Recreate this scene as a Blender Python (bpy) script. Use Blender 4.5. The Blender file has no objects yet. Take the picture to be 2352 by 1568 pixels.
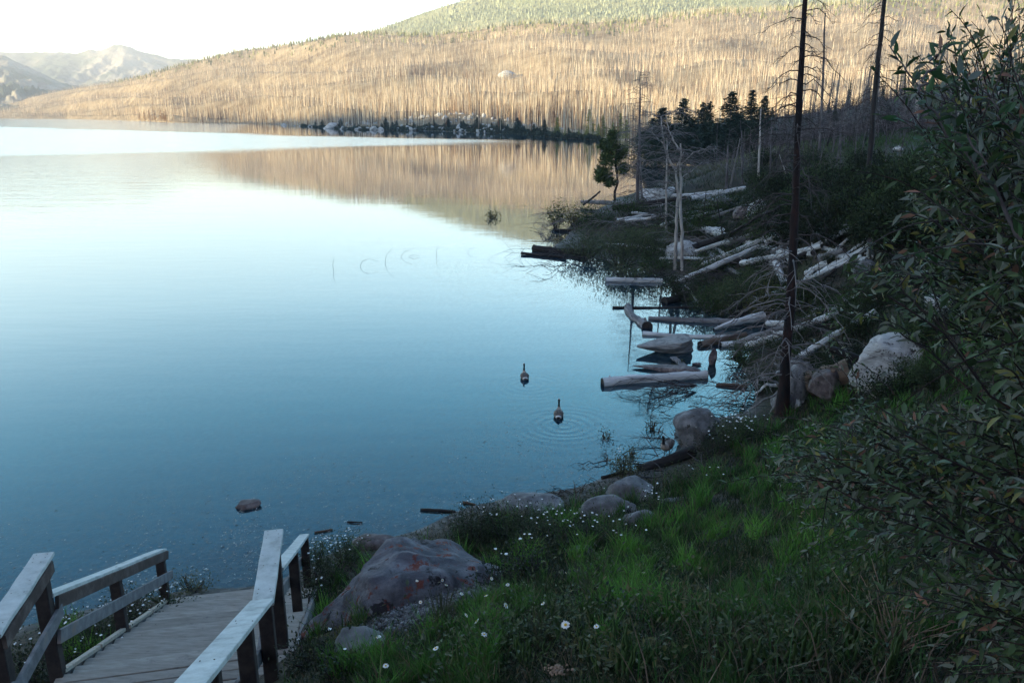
import bpy, math, random
import numpy as np
from math import radians, tan, atan, sin, cos, pi

# ------------------------------------------------------------ camera, sky, sun, exposure
scene = bpy.context.scene
COL = scene.collection
PITCH = radians(15.85)
EYE = np.array([0.0, 0.0, 8.5])
cam_d = bpy.data.cameras.new('camera'); cam_d.lens = 28.0; cam_d.sensor_width = 36.0
cam_d.clip_start = 0.05; cam_d.clip_end = 30000
cam = bpy.data.objects.new('camera', cam_d); COL.objects.link(cam)
cam.location = EYE; cam.rotation_euler = (pi/2-PITCH, 0, 0)
scene.camera = cam

TO_SUN = np.array([-0.86, -0.50]); TO_SUN /= np.linalg.norm(TO_SUN)
SUN_EL = radians(10.0)
world = bpy.data.worlds.new('World'); scene.world = world; world.use_nodes = True
wn = world.node_tree; wn.nodes.clear()
sky = wn.nodes.new('ShaderNodeTexSky'); sky.sky_type = 'NISHITA'; sky.sun_disc = False
sky.sun_elevation = SUN_EL; sky.sun_rotation = math.atan2(TO_SUN[0], TO_SUN[1]) % (2*pi)
sky.altitude = 900; sky.air_density = 1.0; sky.dust_density = 1.2; sky.ozone_density = 2.0
bg = wn.nodes.new('ShaderNodeBackground'); bg.inputs[1].default_value = 0.082
wo = wn.nodes.new('ShaderNodeOutputWorld')
tcw = wn.nodes.new('ShaderNodeTexCoord'); sw = wn.nodes.new('ShaderNodeSeparateXYZ'); wn.links.new(tcw.outputs['Generated'], sw.inputs[0])
def _skyramp(stops):
    r = wn.nodes.new('ShaderNodeValToRGB'); wn.links.new(sw.outputs[2], r.inputs[0]); e = r.color_ramp.elements
    e[0].position = stops[0][0]; e[0].color = (*stops[0][1],1); e[1].position = stops[-1][0]; e[1].color = (*stops[-1][1],1)
    for p_, c_ in stops[1:-1]: q_ = e.new(p_); q_.color = (*c_,1)
    return r
K = .30      # ramps are stored small and scaled up again, ramp colours stay under one
def _k(*c): return tuple(v*K*.5 for v in c)
ra = _skyramp([(0,_k(2.0,1.9,1.8)),(.2,_k(1.2,1.3,1.4)),(.45,_k(.80,.88,1.0)),(1,_k(.80,.84,.95))])
rb = _skyramp([(0,_k(3.6,3.3,2.9)),(.10,_k(4.2,3.6,3.0)),(.21,_k(4.5,4.3,3.5)),(.34,_k(2.2,3.6,3.2)),(.46,_k(1.3,2.8,2.9)),(.62,_k(.9,1.3,1.7)),(1,_k(.80,.84,.95))])
dr = wn.nodes.new('ShaderNodeMapRange'); dr.interpolation_type = 'SMOOTHSTEP'; dr.inputs[1].default_value = 0.0; dr.inputs[2].default_value = .75
wn.links.new(sw.outputs[1], dr.inputs[0])
m0 = wn.nodes.new('ShaderNodeMix'); m0.data_type = 'RGBA'; wn.links.new(dr.outputs[0], m0.inputs[0]); wn.links.new(ra.outputs[0], m0.inputs[6]); wn.links.new(rb.outputs[0], m0.inputs[7])
mw = wn.nodes.new('ShaderNodeMix'); mw.data_type = 'RGBA'; mw.blend_type = 'MULTIPLY'; mw.inputs[0].default_value = 1
wn.links.new(sky.outputs[0], mw.inputs[6]); wn.links.new(m0.outputs[2], mw.inputs[7])
sc_w = wn.nodes.new('ShaderNodeVectorMath'); sc_w.operation = 'SCALE'; sc_w.inputs['Scale'].default_value = 1/(K*.5); wn.links.new(mw.outputs[2], sc_w.inputs[0])
wn.links.new(sc_w.outputs[0], bg.inputs[0]); wn.links.new(bg.outputs[0], wo.inputs[0])

sun_d = bpy.data.lights.new('sun', 'SUN'); sun_d.energy = 5.0; sun_d.angle = radians(0.5)
sun_d.color = (1.0, 0.81, 0.49)
sun = bpy.data.objects.new('sun', sun_d); COL.objects.link(sun)
from mathutils import Vector, Matrix, noise as mnoise
sv = Vector((TO_SUN[0]*cos(SUN_EL), TO_SUN[1]*cos(SUN_EL), sin(SUN_EL)))
sun.rotation_euler = sv.to_track_quat('Z', 'Y').to_euler()
sun.location = (-60, -40, 60)

scene.view_settings.view_transform = 'Standard'; scene.view_settings.look = 'None'
scene.view_settings.exposure = 1.9; scene.view_settings.gamma = 1.0
scene.render.engine = 'CYCLES'
cy = scene.cycles
cy.max_bounces = 6; cy.diffuse_bounces = 2; cy.glossy_bounces = 3; cy.transmission_bounces = 3
cy.transparent_max_bounces = 8; cy.volume_bounces = 0
cy.sample_clamp_indirect = 4.0

# ------------------------------------------------------------ picture-to-place helpers (2352 px wide measures)
FPX = 1829.33
R_ = np.array([1.0, 0, 0]); F_ = np.array([0, cos(PITCH), -sin(PITCH)]); U_ = np.array([0, sin(PITCH), cos(PITCH)])
def ray(xs, ys):
    return F_ + (xs-1176)/FPX*R_ - (ys-784)/FPX*U_
def P(xs, ys, z=None, Y=None):
    d = ray(xs, ys)
    t = (Y/d[1]) if Y is not None else (z-EYE[2])/d[2]
    return EYE + t*d
def elev(ys):            # slope dz/dY of the sight line through row ys
    return math.tan(math.atan((784-ys)/FPX) - PITCH)
def colx(xs):            # X/Y of a far column
    return (xs-1176)/FPX/cos(PITCH)*0.927

# ------------------------------------------------------------ mesh helpers
def tag(o, label=None, cat=None, group=None, kind=None):
    if label: o['label'] = label
    if cat: o['category'] = cat
    if group: o['group'] = group
    if kind: o['kind'] = kind
    return o
class MB:
    def __init__(s): s.V=[]; s.F={}; s.n=0; s.C=[]; s.hascol=False
    def add(s, v, f, col=None):
        v = np.asarray(v, float).reshape(-1,3); f = np.asarray(f, np.int64)
        if f.ndim == 1: f = f.reshape(1,-1)
        s.F.setdefault(f.shape[1], []).append(f + s.n); s.V.append(v)
        if col is None: c = np.ones((len(v),3))*0.5
        else:
            c = np.asarray(col, float); s.hascol = True
            if c.ndim == 1: c = np.repeat(c[None], len(v), 0)
        s.C.append(c); s.n += len(v); return s
    def mesh(s, name, mat=None, smooth=True):
        V = np.concatenate(s.V); me = bpy.data.meshes.new(name)
        loops=[]; starts=[]; off=0
        for k, lst in s.F.items():
            f = np.concatenate(lst); loops.append(f.ravel())
            starts.append(off + np.arange(len(f))*k); off += f.size
        L = np.concatenate(loops); S = np.concatenate(starts)
        me.vertices.add(len(V)); me.vertices.foreach_set('co', V.ravel().astype(np.float32))
        me.loops.add(len(L)); me.loops.foreach_set('vertex_index', L.astype(np.int32))
        me.polygons.add(len(S)); me.polygons.foreach_set('loop_start', S.astype(np.int32))
        me.polygons.foreach_set('use_smooth', np.full(len(S), smooth))
        if s.hascol:
            a = me.attributes.new('Col', 'FLOAT_COLOR', 'POINT')
            C = np.concatenate(s.C); a.data.foreach_set('color', np.c_[C, np.ones(len(C))].ravel().astype(np.float32))
        me.update(calc_edges=True); me.validate()
        if mat is not None:
            for m in (mat if isinstance(mat, (list,tuple)) else [mat]): me.materials.append(m)
        return me
    def build(s, name, mat=None, parent=None, smooth=True):
        o = bpy.data.objects.new(name, s.mesh(name, mat, smooth)); COL.objects.link(o)
        if parent is not None: o.parent = parent
        return o
def empty(name, loc=(0,0,0), rz=0):
    o = bpy.data.objects.new(name, None); COL.objects.link(o); o.location = loc; o.rotation_euler = (0,0,rz)
    o.empty_display_size = 0.2
    return o
def link_mesh(name, me, parent=None, loc=(0,0,0), rot=(0,0,0), sc=(1,1,1)):
    o = bpy.data.objects.new(name, me); COL.objects.link(o); o.location = loc; o.rotation_euler = rot; o.scale = sc
    if parent is not None: o.parent = parent
    return o
def copy_thing(o, parent=None):
    c = o.copy(); COL.objects.link(c); c.parent = parent
    for ch in o.children:
        copy_thing(ch, c)
    return c
def tube(mb, pts, rad, sides=6, cap=True, col=None, wob=0, rng=None):
    pts = np.asarray(pts, float); n = len(pts); rad = np.broadcast_to(rad, n)
    t = np.gradient(pts, axis=0); t /= np.linalg.norm(t, axis=1)[:,None]+1e-9
    ref = np.array([0,0,1.0]) if abs(t[0][2]) < 0.9 else np.array([1.0,0,0])
    a = np.cross(t, ref); a /= np.linalg.norm(a, axis=1)[:,None]+1e-9; b = np.cross(t, a)
    th = np.arange(sides)*2*pi/sides
    rr = rad[:,None]*np.ones(sides)[None]
    if wob and rng is not None: rr = rr*(1+wob*rng.standard_normal((n, sides)))
    v = pts[:,None] + rr[:,:,None]*(np.cos(th)[None,:,None]*a[:,None] + np.sin(th)[None,:,None]*b[:,None])
    i = np.arange(n-1)[:,None]*sides; j = np.arange(sides)[None]; j2 = (j+1)%sides
    f = np.stack([i+j, i+j2, i+sides+j2, i+sides+j], -1).reshape(-1,4)
    base = mb.n
    mb.add(v.reshape(-1,3), f, col)
    if cap:
        for ring, rev in ((0, False), (n-1, True)):
            c = pts[ring]; idx = ring*sides + np.arange(sides)
            vv = np.vstack([v.reshape(-1,3)[idx], c]); k = np.arange(sides)
            ff = np.stack([k, (k+1)%sides, np.full(sides, sides)], -1)
            if not rev: ff = ff[:, ::-1]
            mb.add(vv, ff, None if col is None else (col if np.ndim(col)==1 else np.vstack([np.asarray(col)[idx], np.asarray(col)[idx[:1]]])))
    return mb
BOXF = np.array([[0,3,2,1],[4,5,6,7],[0,1,5,4],[1,2,6,5],[2,3,7,6],[3,0,4,7]])
def beam(mb, p0, p1, w, h, side=None, col=None, ext=0.0, jit=0.0, rng=None, seg=1):
    """a squared timber from p0 to p1; w along side vector, h along the third"""
    p0 = np.asarray(p0,float); p1 = np.asarray(p1,float); d = p1-p0; L = np.linalg.norm(d); d /= L
    p0 = p0-d*ext; p1 = p1+d*ext
    if side is None: side = np.cross(d, [0,0,1.0])
    side = np.asarray(side,float); side = side - d*np.dot(side,d); side /= np.linalg.norm(side)
    up = np.cross(side, d)
    if up[2] < 0: up = -up
    bv = min(0.008, 0.12*min(w,h))
    prof = np.array([[-w/2+bv,-h/2],[w/2-bv,-h/2],[w/2,-h/2+bv],[w/2,h/2-bv],[w/2-bv,h/2],[-w/2+bv,h/2],[-w/2,h/2-bv],[-w/2,-h/2+bv]])
    n = seg+1; ts = np.linspace(0,1,n)
    V=[]
    for i,t in enumerate(ts):
        c = p0+(p1-p0)*t
        k = 1.0
        off = (rng.standard_normal(2)*jit if (jit and rng is not None) else np.zeros(2))
        for a,b in prof: V.append(c + side*(a*k+off[0]) + up*(b*k+off[1]))
    V = np.array(V); i = np.arange(n-1)[:,None]*8; j = np.arange(8)[None]; j2=(j+1)%8
    f = np.stack([i+j, i+j2, i+8+j2, i+8+j], -1).reshape(-1,4)
    base = mb.n; mb.add(V, f, col)
    mb.F.setdefault(8, []).append(np.array([list(range(7,-1,-1))])+base)
    mb.F.setdefault(8, []).append(np.array([[ (n-1)*8+q for q in range(8)]])+base)
    return mb

# ------------------------------------------------------------ materials
MATS = {}
def nodemat(name):
    m = bpy.data.materials.new(name); m.use_nodes = True; nt = m.node_tree
    p = nt.nodes['Principled BSDF']; return m, nt, p
def ramp(nt, stops):
    r = nt.nodes.new('ShaderNodeValToRGB'); e = r.color_ramp.elements
    while len(e) > 1: e.remove(e[-1])
    e[0].position = stops[0][0]; e[0].color = (*stops[0][1], 1)
    for p, c in stops[1:]:
        q = e.new(p); q.color = (*c, 1)
    return r
def nmat(name, stops, scale=3.0, detail=8, rough=0.8, bump=0.3, bdist=0.02, stretch=(1,1,1), spec=0.3,
         attr=False, coord='Object', bscale=None, distort=0.0, spots=None, trans=0.0, attr_mix=1.0):
    m, nt, p = nodemat(name); N = nt.nodes; Lk = nt.links
    tc = N.new('ShaderNodeTexCoord'); mp = N.new('ShaderNodeMapping'); mp.inputs['Scale'].default_value = stretch
    Lk.new(tc.outputs[coord], mp.inputs[0])
    nz = N.new('ShaderNodeTexNoise'); nz.inputs['Scale'].default_value = scale; nz.inputs['Detail'].default_value = detail
    nz.inputs['Roughness'].default_value = 0.65; nz.inputs['Distortion'].default_value = distort
    Lk.new(mp.outputs[0], nz.inputs['Vector'])
    r = ramp(nt, stops); Lk.new(nz.outputs[0], r.inputs[0]); out = r.outputs[0]
    if spots:      # (colour, scale, threshold, softness)
        for (c, sc, th, sf) in spots:
            n2 = N.new('ShaderNodeTexNoise'); n2.inputs['Scale'].default_value = sc; n2.inputs['Detail'].default_value = 6
            n2.inputs['Roughness'].default_value = 0.7
            Lk.new(tc.outputs[coord], n2.inputs['Vector'])
            mr = N.new('ShaderNodeMapRange'); mr.inputs[1].default_value = th; mr.inputs[2].default_value = th+sf
            Lk.new(n2.outputs[0], mr.inputs[0])
            mx = N.new('ShaderNodeMix'); mx.data_type = 'RGBA'; Lk.new(mr.outputs[0], mx.inputs[0])
            Lk.new(out, mx.inputs[6]); mx.inputs[7].default_value = (*c, 1); out = mx.outputs[2]
    if attr:
        at = N.new('ShaderNodeAttribute'); at.attribute_name = 'Col'
        mx = N.new('ShaderNodeMix'); mx.data_type = 'RGBA'; mx.blend_type = 'MULTIPLY'; mx.inputs[0].default_value = attr_mix
        Lk.new(out, mx.inputs[6]); Lk.new(at.outputs[0], mx.inputs[7]); out = mx.outputs[2]
    Lk.new(out, p.inputs['Base Color'])
    p.inputs['Roughness'].default_value = rough; p.inputs['Specular IOR Level'].default_value = spec
    if bump:
        nb = nz
        if bscale:
            nb = N.new('ShaderNodeTexNoise'); nb.inputs['Scale'].default_value = bscale; nb.inputs['Detail'].default_value = 10
            nb.inputs['Roughness'].default_value = 0.7; Lk.new(mp.outputs[0], nb.inputs['Vector'])
        bp = N.new('ShaderNodeBump'); bp.inputs['Strength'].default_value = bump; bp.inputs['Distance'].default_value = bdist
        Lk.new(nb.outputs[0], bp.inputs['Height']); Lk.new(bp.outputs[0], p.inputs['Normal'])
    if trans:
        tr = N.new('ShaderNodeBsdfTranslucent'); Lk.new(out, tr.inputs[0])
        ms = N.new('ShaderNodeMixShader'); ms.inputs[0].default_value = trans
        o = N['Material Output']; Lk.new(p.outputs[0], ms.inputs[1]); Lk.new(tr.outputs[0], ms.inputs[2]); Lk.new(ms.outputs[0], o.inputs[0])
    return m
G3 = (0.5,0.5,0.5)
M = MATS
# weathered silver-grey cap boards, darker boards, posts
M['cap'] = nmat('weathered_cap_wood', [(0.25,(.20,.215,.21)),(0.45,(.42,.45,.44)),(0.75,(.60,.64,.63))], scale=5, stretch=(1,1,1), rough=.85, bump=.5, bdist=.006, bscale=40, spots=[((.12,.11,.11),9,.66,.06)])
M['board'] = nmat('weathered_board_wood', [(0.25,(.07,.07,.078)),(0.5,(.15,.15,.16)),(0.75,(.25,.25,.262))], scale=6, rough=.9, bump=.5, bdist=.006, bscale=40, spots=[((.20,.11,.06),3,.58,.2)])
M['fascia'] = nmat('brown_fascia_wood', [(0.25,(.035,.026,.024)),(0.5,(.075,.055,.05)),(0.75,(.16,.135,.125))], scale=5, rough=.9, bump=.5, bdist=.005, bscale=40)
M['post'] = nmat('dark_post_wood', [(0.3,(.020,.016,.017)),(0.7,(.060,.047,.044))], scale=8, rough=.9, bump=.5, bdist=.005, bscale=50)
M['tread'] = nmat('worn_tread_wood', [(0.2,(.17,.152,.13)),(0.5,(.28,.258,.23)),(0.8,(.39,.36,.32))], scale=4, stretch=(1,6,6), rough=.9, bump=.4, bdist=.004, bscale=30, spots=[((.10,.09,.10),2.2,.60,.12)], attr=True)
# logs: local Z runs along the log
M['log_pale'] = nmat('bleached_log_wood', [(0.3,(.15,.145,.145)),(0.48,(.44,.45,.455)),(0.70,(.70,.72,.73))], scale=7, stretch=(1,1,.10), rough=.85, bump=.7, bdist=.02, spots=[((.05,.045,.045),2.5,.60,.10)])
M['log_grey'] = nmat('grey_log_wood', [(0.3,(.07,.065,.065)),(0.5,(.17,.165,.17)),(0.75,(.33,.33,.34))], scale=7, stretch=(1,1,.10), rough=.85, bump=.7, bdist=.02, spots=[((.03,.026,.025),2.5,.55,.10)])
M['log_dark'] = nmat('charred_log_wood', [(0.3,(.010,.009,.010)),(0.55,(.028,.024,.024)),(0.8,(.09,.08,.08))], scale=7, stretch=(1,1,.12), rough=.8, bump=.8, bdist=.02)
M['log_rust'] = nmat('rusty_log_wood', [(0.3,(.035,.026,.024)),(0.5,(.12,.082,.062)),(0.75,(.27,.20,.15))], scale=7, stretch=(1,1,.10), rough=.85, bump=.7, bdist=.02)
M['log_end'] = nmat('log_end_grain', [(0.3,(.015,.012,.012)),(0.7,(.06,.05,.045))], scale=20, rough=.9)
M['bark_red'] = nmat('charred_red_bark', [(0.40,(.010,.008,.010)),(0.56,(.026,.014,.014)),(0.68,(.075,.028,.020)),(0.85,(.16,.07,.045))], scale=3, stretch=(1,1,.35), rough=.85, bump=.8, bdist=.03, bscale=20)
M['twig_dark'] = nmat('dead_twig', [(0.3,(.020,.016,.018)),(0.7,(.10,.085,.085))], scale=6, rough=.9, bump=0)
M['twig_grey'] = nmat('grey_dead_twig', [(0.3,(.08,.07,.07)),(0.7,(.26,.24,.24))], scale=3, rough=.9, bump=0)
M['bark_white'] = nmat('pale_peeled_trunk', [(0.3,(.14,.11,.10)),(0.5,(.34,.31,.29)),(0.75,(.55,.53,.50))], scale=5, stretch=(1,1,.25), rough=.85, bump=.4, bdist=.01, spots=[((.10,.035,.02),1.2,.60,.10)])
M['bark_grey'] = nmat('grey_snag_bark', [(0.3,(.03,.026,.028)),(0.5,(.10,.09,.095)),(0.75,(.24,.225,.23))], scale=4, stretch=(1,1,.2), rough=.9, bump=.4, bdist=.01)
M['rock'] = nmat('grey_granite', [(0.3,(.055,.056,.060)),(0.5,(.15,.152,.160)),(0.75,(.32,.322,.33))], scale=2.6, rough=.85, bump=.8, bdist=.05, bscale=9, spots=[((.035,.035,.035),4,.60,.06)])
M['rock_pale'] = nmat('pale_cracked_rock', [(0.34,(.12,.11,.115)),(0.46,(.50,.50,.49)),(0.75,(.72,.73,.72))], scale=3, stretch=(1,1,2.5), rough=.9, bump=1.0, bdist=.14, bscale=5, distort=.8, spots=[((.06,.05,.055),1.5,.60,.04),((.05,.04,.045),6.5,.60,.03)])
M['rock_lichen'] = nmat('lichened_boulder_rock', [(0.3,(.045,.046,.056)),(0.5,(.12,.12,.142)),(0.75,(.30,.30,.325))], scale=2.6, rough=.85, bump=1, bdist=.10, bscale=6, distort=.6, spots=[((.026,.024,.030),2.1,.585,.035),((.17,.050,.038),5.5,.560,.06),((.34,.14,.06),12,.66,.05)])
M['rock_brown'] = nmat('brown_wet_rock', [(0.3,(.04,.03,.035)),(0.5,(.12,.095,.095)),(0.75,(.28,.24,.23))], scale=5, rough=.7, bump=.8, bdist=.04, bscale=14)
M['rock_layer'] = nmat('layered_pale_rock', [(0.3,(.06,.055,.06)),(0.5,(.24,.235,.23)),(0.75,(.42,.41,.39))], scale=4, stretch=(.5,.5,5), rough=.85, bump=1.0, bdist=.05, distort=.5)
M['leaf'] = nmat('shrub_leaf', [(0.3,(.8,.8,.8)),(0.7,(1.1,1.1,1.1))], scale=3, rough=.55, bump=0, attr=True, spec=.4, trans=.25)
M['leaf_far'] = nmat('shrub_leaf_matte', [(0.3,(.8,.8,.8)),(0.7,(1.1,1.1,1.1))], scale=1, rough=.8, bump=0, attr=True, spec=.2, trans=.15)
M['grass'] = nmat('grass_blade', [(0.3,(.75,.8,.75)),(0.7,(1.15,1.1,1.1))], scale=1.2, rough=.65, bump=0, attr=True, spec=.3, trans=.25)
M['needle'] = nmat('conifer_needle', [(0.3,(.7,.7,.7)),(0.7,(1.2,1.2,1.2))], scale=1.5, rough=.8, bump=0, attr=True, spec=.2)
M['petal'] = nmat('white_petal', [(0.3,(.62,.64,.63)),(0.7,(.76,.77,.75))], scale=8, rough=.6, bump=0)
M['speck'] = nmat('pale_speck', [(0.3,(.6,.6,.58)),(0.7,(.9,.9,.88))], scale=4, rough=.8, bump=0, attr=True)
M['yolk'] = nmat('yellow_flower_centre', [(0.3,(.5,.30,.03)),(0.7,(.75,.50,.05))], scale=60, rough=.8, bump=0)
M['stem'] = nmat('green_stem', [(0.3,(.03,.06,.02)),(0.7,(.06,.11,.03))], scale=8, rough=.7, bump=0)
M['feather'] = nmat('goose_feather', [(0.3,(.85,.85,.85)),(0.7,(1.1,1.1,1.1))], scale=14, rough=.75, bump=.3, bdist=.01, attr=True)
M['pebble'] = nmat('gravel_stone', [(0.3,(.10,.10,.11)),(0.7,(.32,.32,.34))], scale=4, rough=.9, bump=0, attr=True)
M['snag'] = nmat('burnt_forest_trunk', [(0.3,(.9,.9,.9)),(0.7,(1.1,1.1,1.1))], scale=.4, rough=.9, bump=0, attr=True, spec=.15)
# ------------------------------------------------------------ the lie of the land near the lake (thin-plate surface)
SHORE = [P(x,y,z=0)[:2] for x,y in [(0,1450),(150,1405),(330,1372),(430,1345),(560,1342),(640,1325),(700,1292),(760,1262),(860,1236),(960,1212),(1050,1165),
  (1200,1133),(1340,1112),(1400,1086),(1500,1066),(1560,1040),(1540,1000),(1570,965),(1650,955),(1710,942),(1735,900),(1700,840),(1740,800),(1800,760),
  (1720,720),(1640,700),(1540,685),(1570,655),(1510,625),(1440,608),(1370,598),(1300,583),(1262,568),(1300,530),(1340,505),(1365,480),(1410,455),(1450,445),(1510,425),(1580,398)]]
SHORE += [np.array(p) for p in [(36,150),(31,172),(36,205),(40,240),(44,290)]]
SHORE = [np.array([-60.,4.]), np.array([-30.,8.]), np.array([-15.,11.])] + SHORE
SH = np.array(SHORE)
def seg_dist(x, y):
    """distance to the shoreline, positive on land"""
    q = np.stack([np.ravel(x), np.ravel(y)], -1); best = np.full(len(q), 1e9); sg = np.ones(len(q))
    for a, b in zip(SH[:-1], SH[1:]):
        d = b-a; t = np.clip(((q-a)@d)/(d@d), 0, 1); c = a+t[:,None]*d; r = np.linalg.norm(q-c, axis=1)
        m = r < best; best[m] = r[m]
    return best.reshape(np.shape(x))
LAKE = np.vstack([SH, [(44,340),(-400,340),(-400,4)]])
ctl = []
for i in range(1, len(SH)-1):
    d = SH[i+1]-SH[i-1]; d /= np.linalg.norm(d); n = np.array([-d[1], d[0]])
    sc = max(1.0, SH[i][1]/25)
    ctl.append((*SH[i], 0.0)); ctl.append((*(SH[i]+n*3*sc), -0.40*sc**.5))
    if i % 2 == 0: ctl.append((*(SH[i]+n*9*sc), -1.6))
for x,y,z in [(1750,480,3),(1620,560,1),(1600,470,1.8),(1900,560,3),(2000,450,4.5),(1850,420,3.3),(1950,400,4.3),(1900,640,2),(1800,700,.5),(1950,720,2),(2000,900,1.7),
   (1850,1000,.9),(1750,1150,1.8),(1550,1250,2.2),(1300,1270,1.6),(1150,1240,.9),(1250,1350,3.4),(1100,1350,3.2),(900,1400,3.0),(850,1480,3.5),
   (1300,1435,5.0),(1600,1400,4.6),(1900,1300,4.0),(2200,1300,4.8),(1000,1560,5.0),(1800,1560,6.0),(1450,1160,.7),(1700,1095,.9),(740,1440,2.1),
   (1640,385,2.3),(1700,362,4.0),(1850,340,5.2),(2050,315,6.4),(250,1470,.8),(120,1560,1.4),(2200,700,4),(1650,1010,.35),(1950,1000,1.6),(2200,1000,3)]:
    p = P(x,y,z=z); ctl.append((p[0],p[1],z))
ctl += [(0,0,6.9),(2,-3,7.2),(-4,-3,6.7),(5,0,7.4),(10,5,7.2),(12,12,5.6),(18,20,5.6),(30,30,7),(24,45,5.2),(40,20,9),(60,20,11),(-10,-5,5.0),(-9,2,3.2),(-13,4,2),
   (-3.2,1.5,4.6),(-3.8,4,3.4),(-4.4,6.5,2.2),(-2.6,5.2,3.6),(-5,9.5,.9),(98,200,13.7),(76,200,8.7),(60,200,6.1),(48,200,3.5),(113,200,17.5),(160,200,24),(98,240,10),(76,240,6),(120,250,14),
   (60,250,4),(50,160,4),(60,120,5.5),(45,100,5.8),(80,120,8),(140,120,14),(140,60,14),(60,60,8),(200,150,22),(200,60,20),(-60,-20,4),(-30,-15,6),(0,-30,10),(60,-30,16),(-60,-60,15),(120,-40,24),
   (0,-60,18),(-30,30,-4),(-20,60,-4),(-60,60,-5),(-60,100,-5),(0,100,-4),(0,150,-4),(-60,200,-6),(0,230,-5),(-60,30,-4),(-20,90,-4),(10,75,-3),(-6,30,-2.5),(-15,20,-2.5),(2,45,-3),(15,200,-4),
   (-3,52,-3),(1,60,-3),(4,75,-2.5),(9,88,-1.5),(12,100,-2),(6,48,-1.5),(18,95,-.8),(70,300,6),(120,320,10),(0,330,-2),(-60,330,-5),(200,300,24)]
ctl = np.array(ctl, float)
def _U(r2): return np.where(r2 > 1e-12, 0.5*r2*np.log(r2+1e-12), 0)
_n = len(ctl); _S = 20.0
_xy = ctl[:, :2]/_S
_K = _U(((_xy[:,None]-_xy[None])**2).sum(-1)) + np.eye(_n)*2e-4
_Pm = np.c_[np.ones(_n), _xy]
_A = np.zeros((_n+3,_n+3)); _A[:_n,:_n]=_K; _A[:_n,_n:]=_Pm; _A[_n:,:_n]=_Pm.T
_W = np.linalg.solve(_A, np.r_[ctl[:,2], 0,0,0])
def H(x, y):
    x = np.asarray(x, float); y = np.asarray(y, float); sh = np.shape(x)
    q = np.stack([np.ravel(x), np.ravel(y)], -1)/_S; out = np.empty(len(q))
    for k in range(0, len(q), 20000):
        qq = q[k:k+20000]
        out[k:k+20000] = _U(((qq[:,None]-_xy[None])**2).sum(-1))@_W[:_n] + _W[_n] + qq@_W[_n+1:]
    q = np.stack([np.ravel(x), np.ravel(y)], -1)
    ins = np.zeros(len(q), bool); xr, yr = q[:,0], q[:,1]
    for a, b in zip(LAKE, np.roll(LAKE, -1, 0)):
        c_ = ((a[1] > yr) != (b[1] > yr)); dy_ = b[1]-a[1]
        if abs(dy_) < 1e-12: continue
        ins ^= c_ & (xr < (b[0]-a[0])*(yr-a[1])/dy_+a[0])
    ds = seg_dist(xr, yr)
    out = np.where(ins, np.minimum(out, -.06*ds**.9), np.maximum(out, np.minimum(.05*ds, .5)))
    out = np.maximum(out, -6)
    return out.reshape(sh)
def Hf(x, y): return float(H(np.array([x]), np.array([y]))[0])
def G(xs, ys, zmin=0.0):
    """the place on the ground (or the water) seen at a pixel"""
    d = ray(xs, ys); t = np.concatenate([np.arange(2.2, 30, .1), np.arange(30, 330, .6)]); q = EYE[None]+t[:,None]*d[None]
    h = np.maximum(H(q[:,0], q[:,1]), zmin); k = np.argmax(q[:,2] <= h)
    if q[k,2] > h[k]: k = len(t)-1
    lo = t[max(k-1,0)]; hi = t[k]
    p = EYE+d*(lo+hi)/2
    p[2] = max(Hf(p[0],p[1]), zmin); return p
def fb(p, s=1.0): return mnoise.fractal(Vector(p)*s, 1.0, 2.0, 4)

# ------------------------------------------------------------ ground sheet
rg = np.exp(np.linspace(math.log(.9), math.log(340), 300))
ag = np.unique(np.concatenate([np.linspace(-pi, pi, 160), np.radians(np.linspace(-42, 46, 480))]))[:-1]
AA, RR = np.meshgrid(ag, rg); GX = np.sin(AA)*RR; GY = np.cos(AA)*RR
GZ = H(GX, GY)
lump = np.array([mnoise.fractal(Vector((x*.8, y*.8, 0)), 1, 2, 4) for x, y in zip(GX.ravel(), GY.ravel())]).reshape(GX.shape)
land = np.clip((GZ+.15)/1.2, 0.1, 1)
GZ = GZ + lump*np.minimum(.10, .02+RR*.004)*land - 0.02
GZ = np.where(RR > 290, GZ-(RR-290)*.25, GZ)
nr, na = GX.shape
mb = MB()
V = np.stack([GX, GY, GZ], -1).reshape(-1,3)
i = np.arange(nr-1)[:,None]*na; j = np.arange(na)[None]; j2 = (j+1)%na
mb.add(V, np.stack([i+j, i+j2, i+na+j2, i+na+j], -1).reshape(-1,4))
c = mb.n; mb.add([[0,0,6.9]], np.zeros((0,3),int)); mb.F.setdefault(3,[]).append(np.stack([np.arange(na), (np.arange(na)+1)%na, np.full(na,c)],-1)) if False else None
mg, nt, p = nodemat('bank_soil')
N=nt.nodes; Lk=nt.links
geo = N.new('ShaderNodeNewGeometry')
n1 = N.new('ShaderNodeTexNoise'); n1.inputs['Scale'].default_value=.55; n1.inputs['Detail'].default_value=8; Lk.new(geo.outputs[0], n1.inputs['Vector'])
n2 = N.new('ShaderNodeTexNoise'); n2.inputs['Scale'].default_value=14; n2.inputs['Detail'].default_value=8; n2.inputs['Roughness'].default_value=.75; Lk.new(geo.outputs[0], n2.inputs['Vector'])
r1 = ramp(nt, [(0.35,(.020,.017,.012)),(0.5,(.034,.028,.018)),(0.62,(.030,.036,.016)),(0.75,(.065,.048,.034))]); Lk.new(n1.outputs[0], r1.inputs[0])
r2 = ramp(nt, [(0.36,(.12,.12,.12)),(0.5,(.8,.8,.8)),(0.64,(3.0,2.8,2.5))]); Lk.new(n2.outputs[0], r2.inputs[0])
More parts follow.
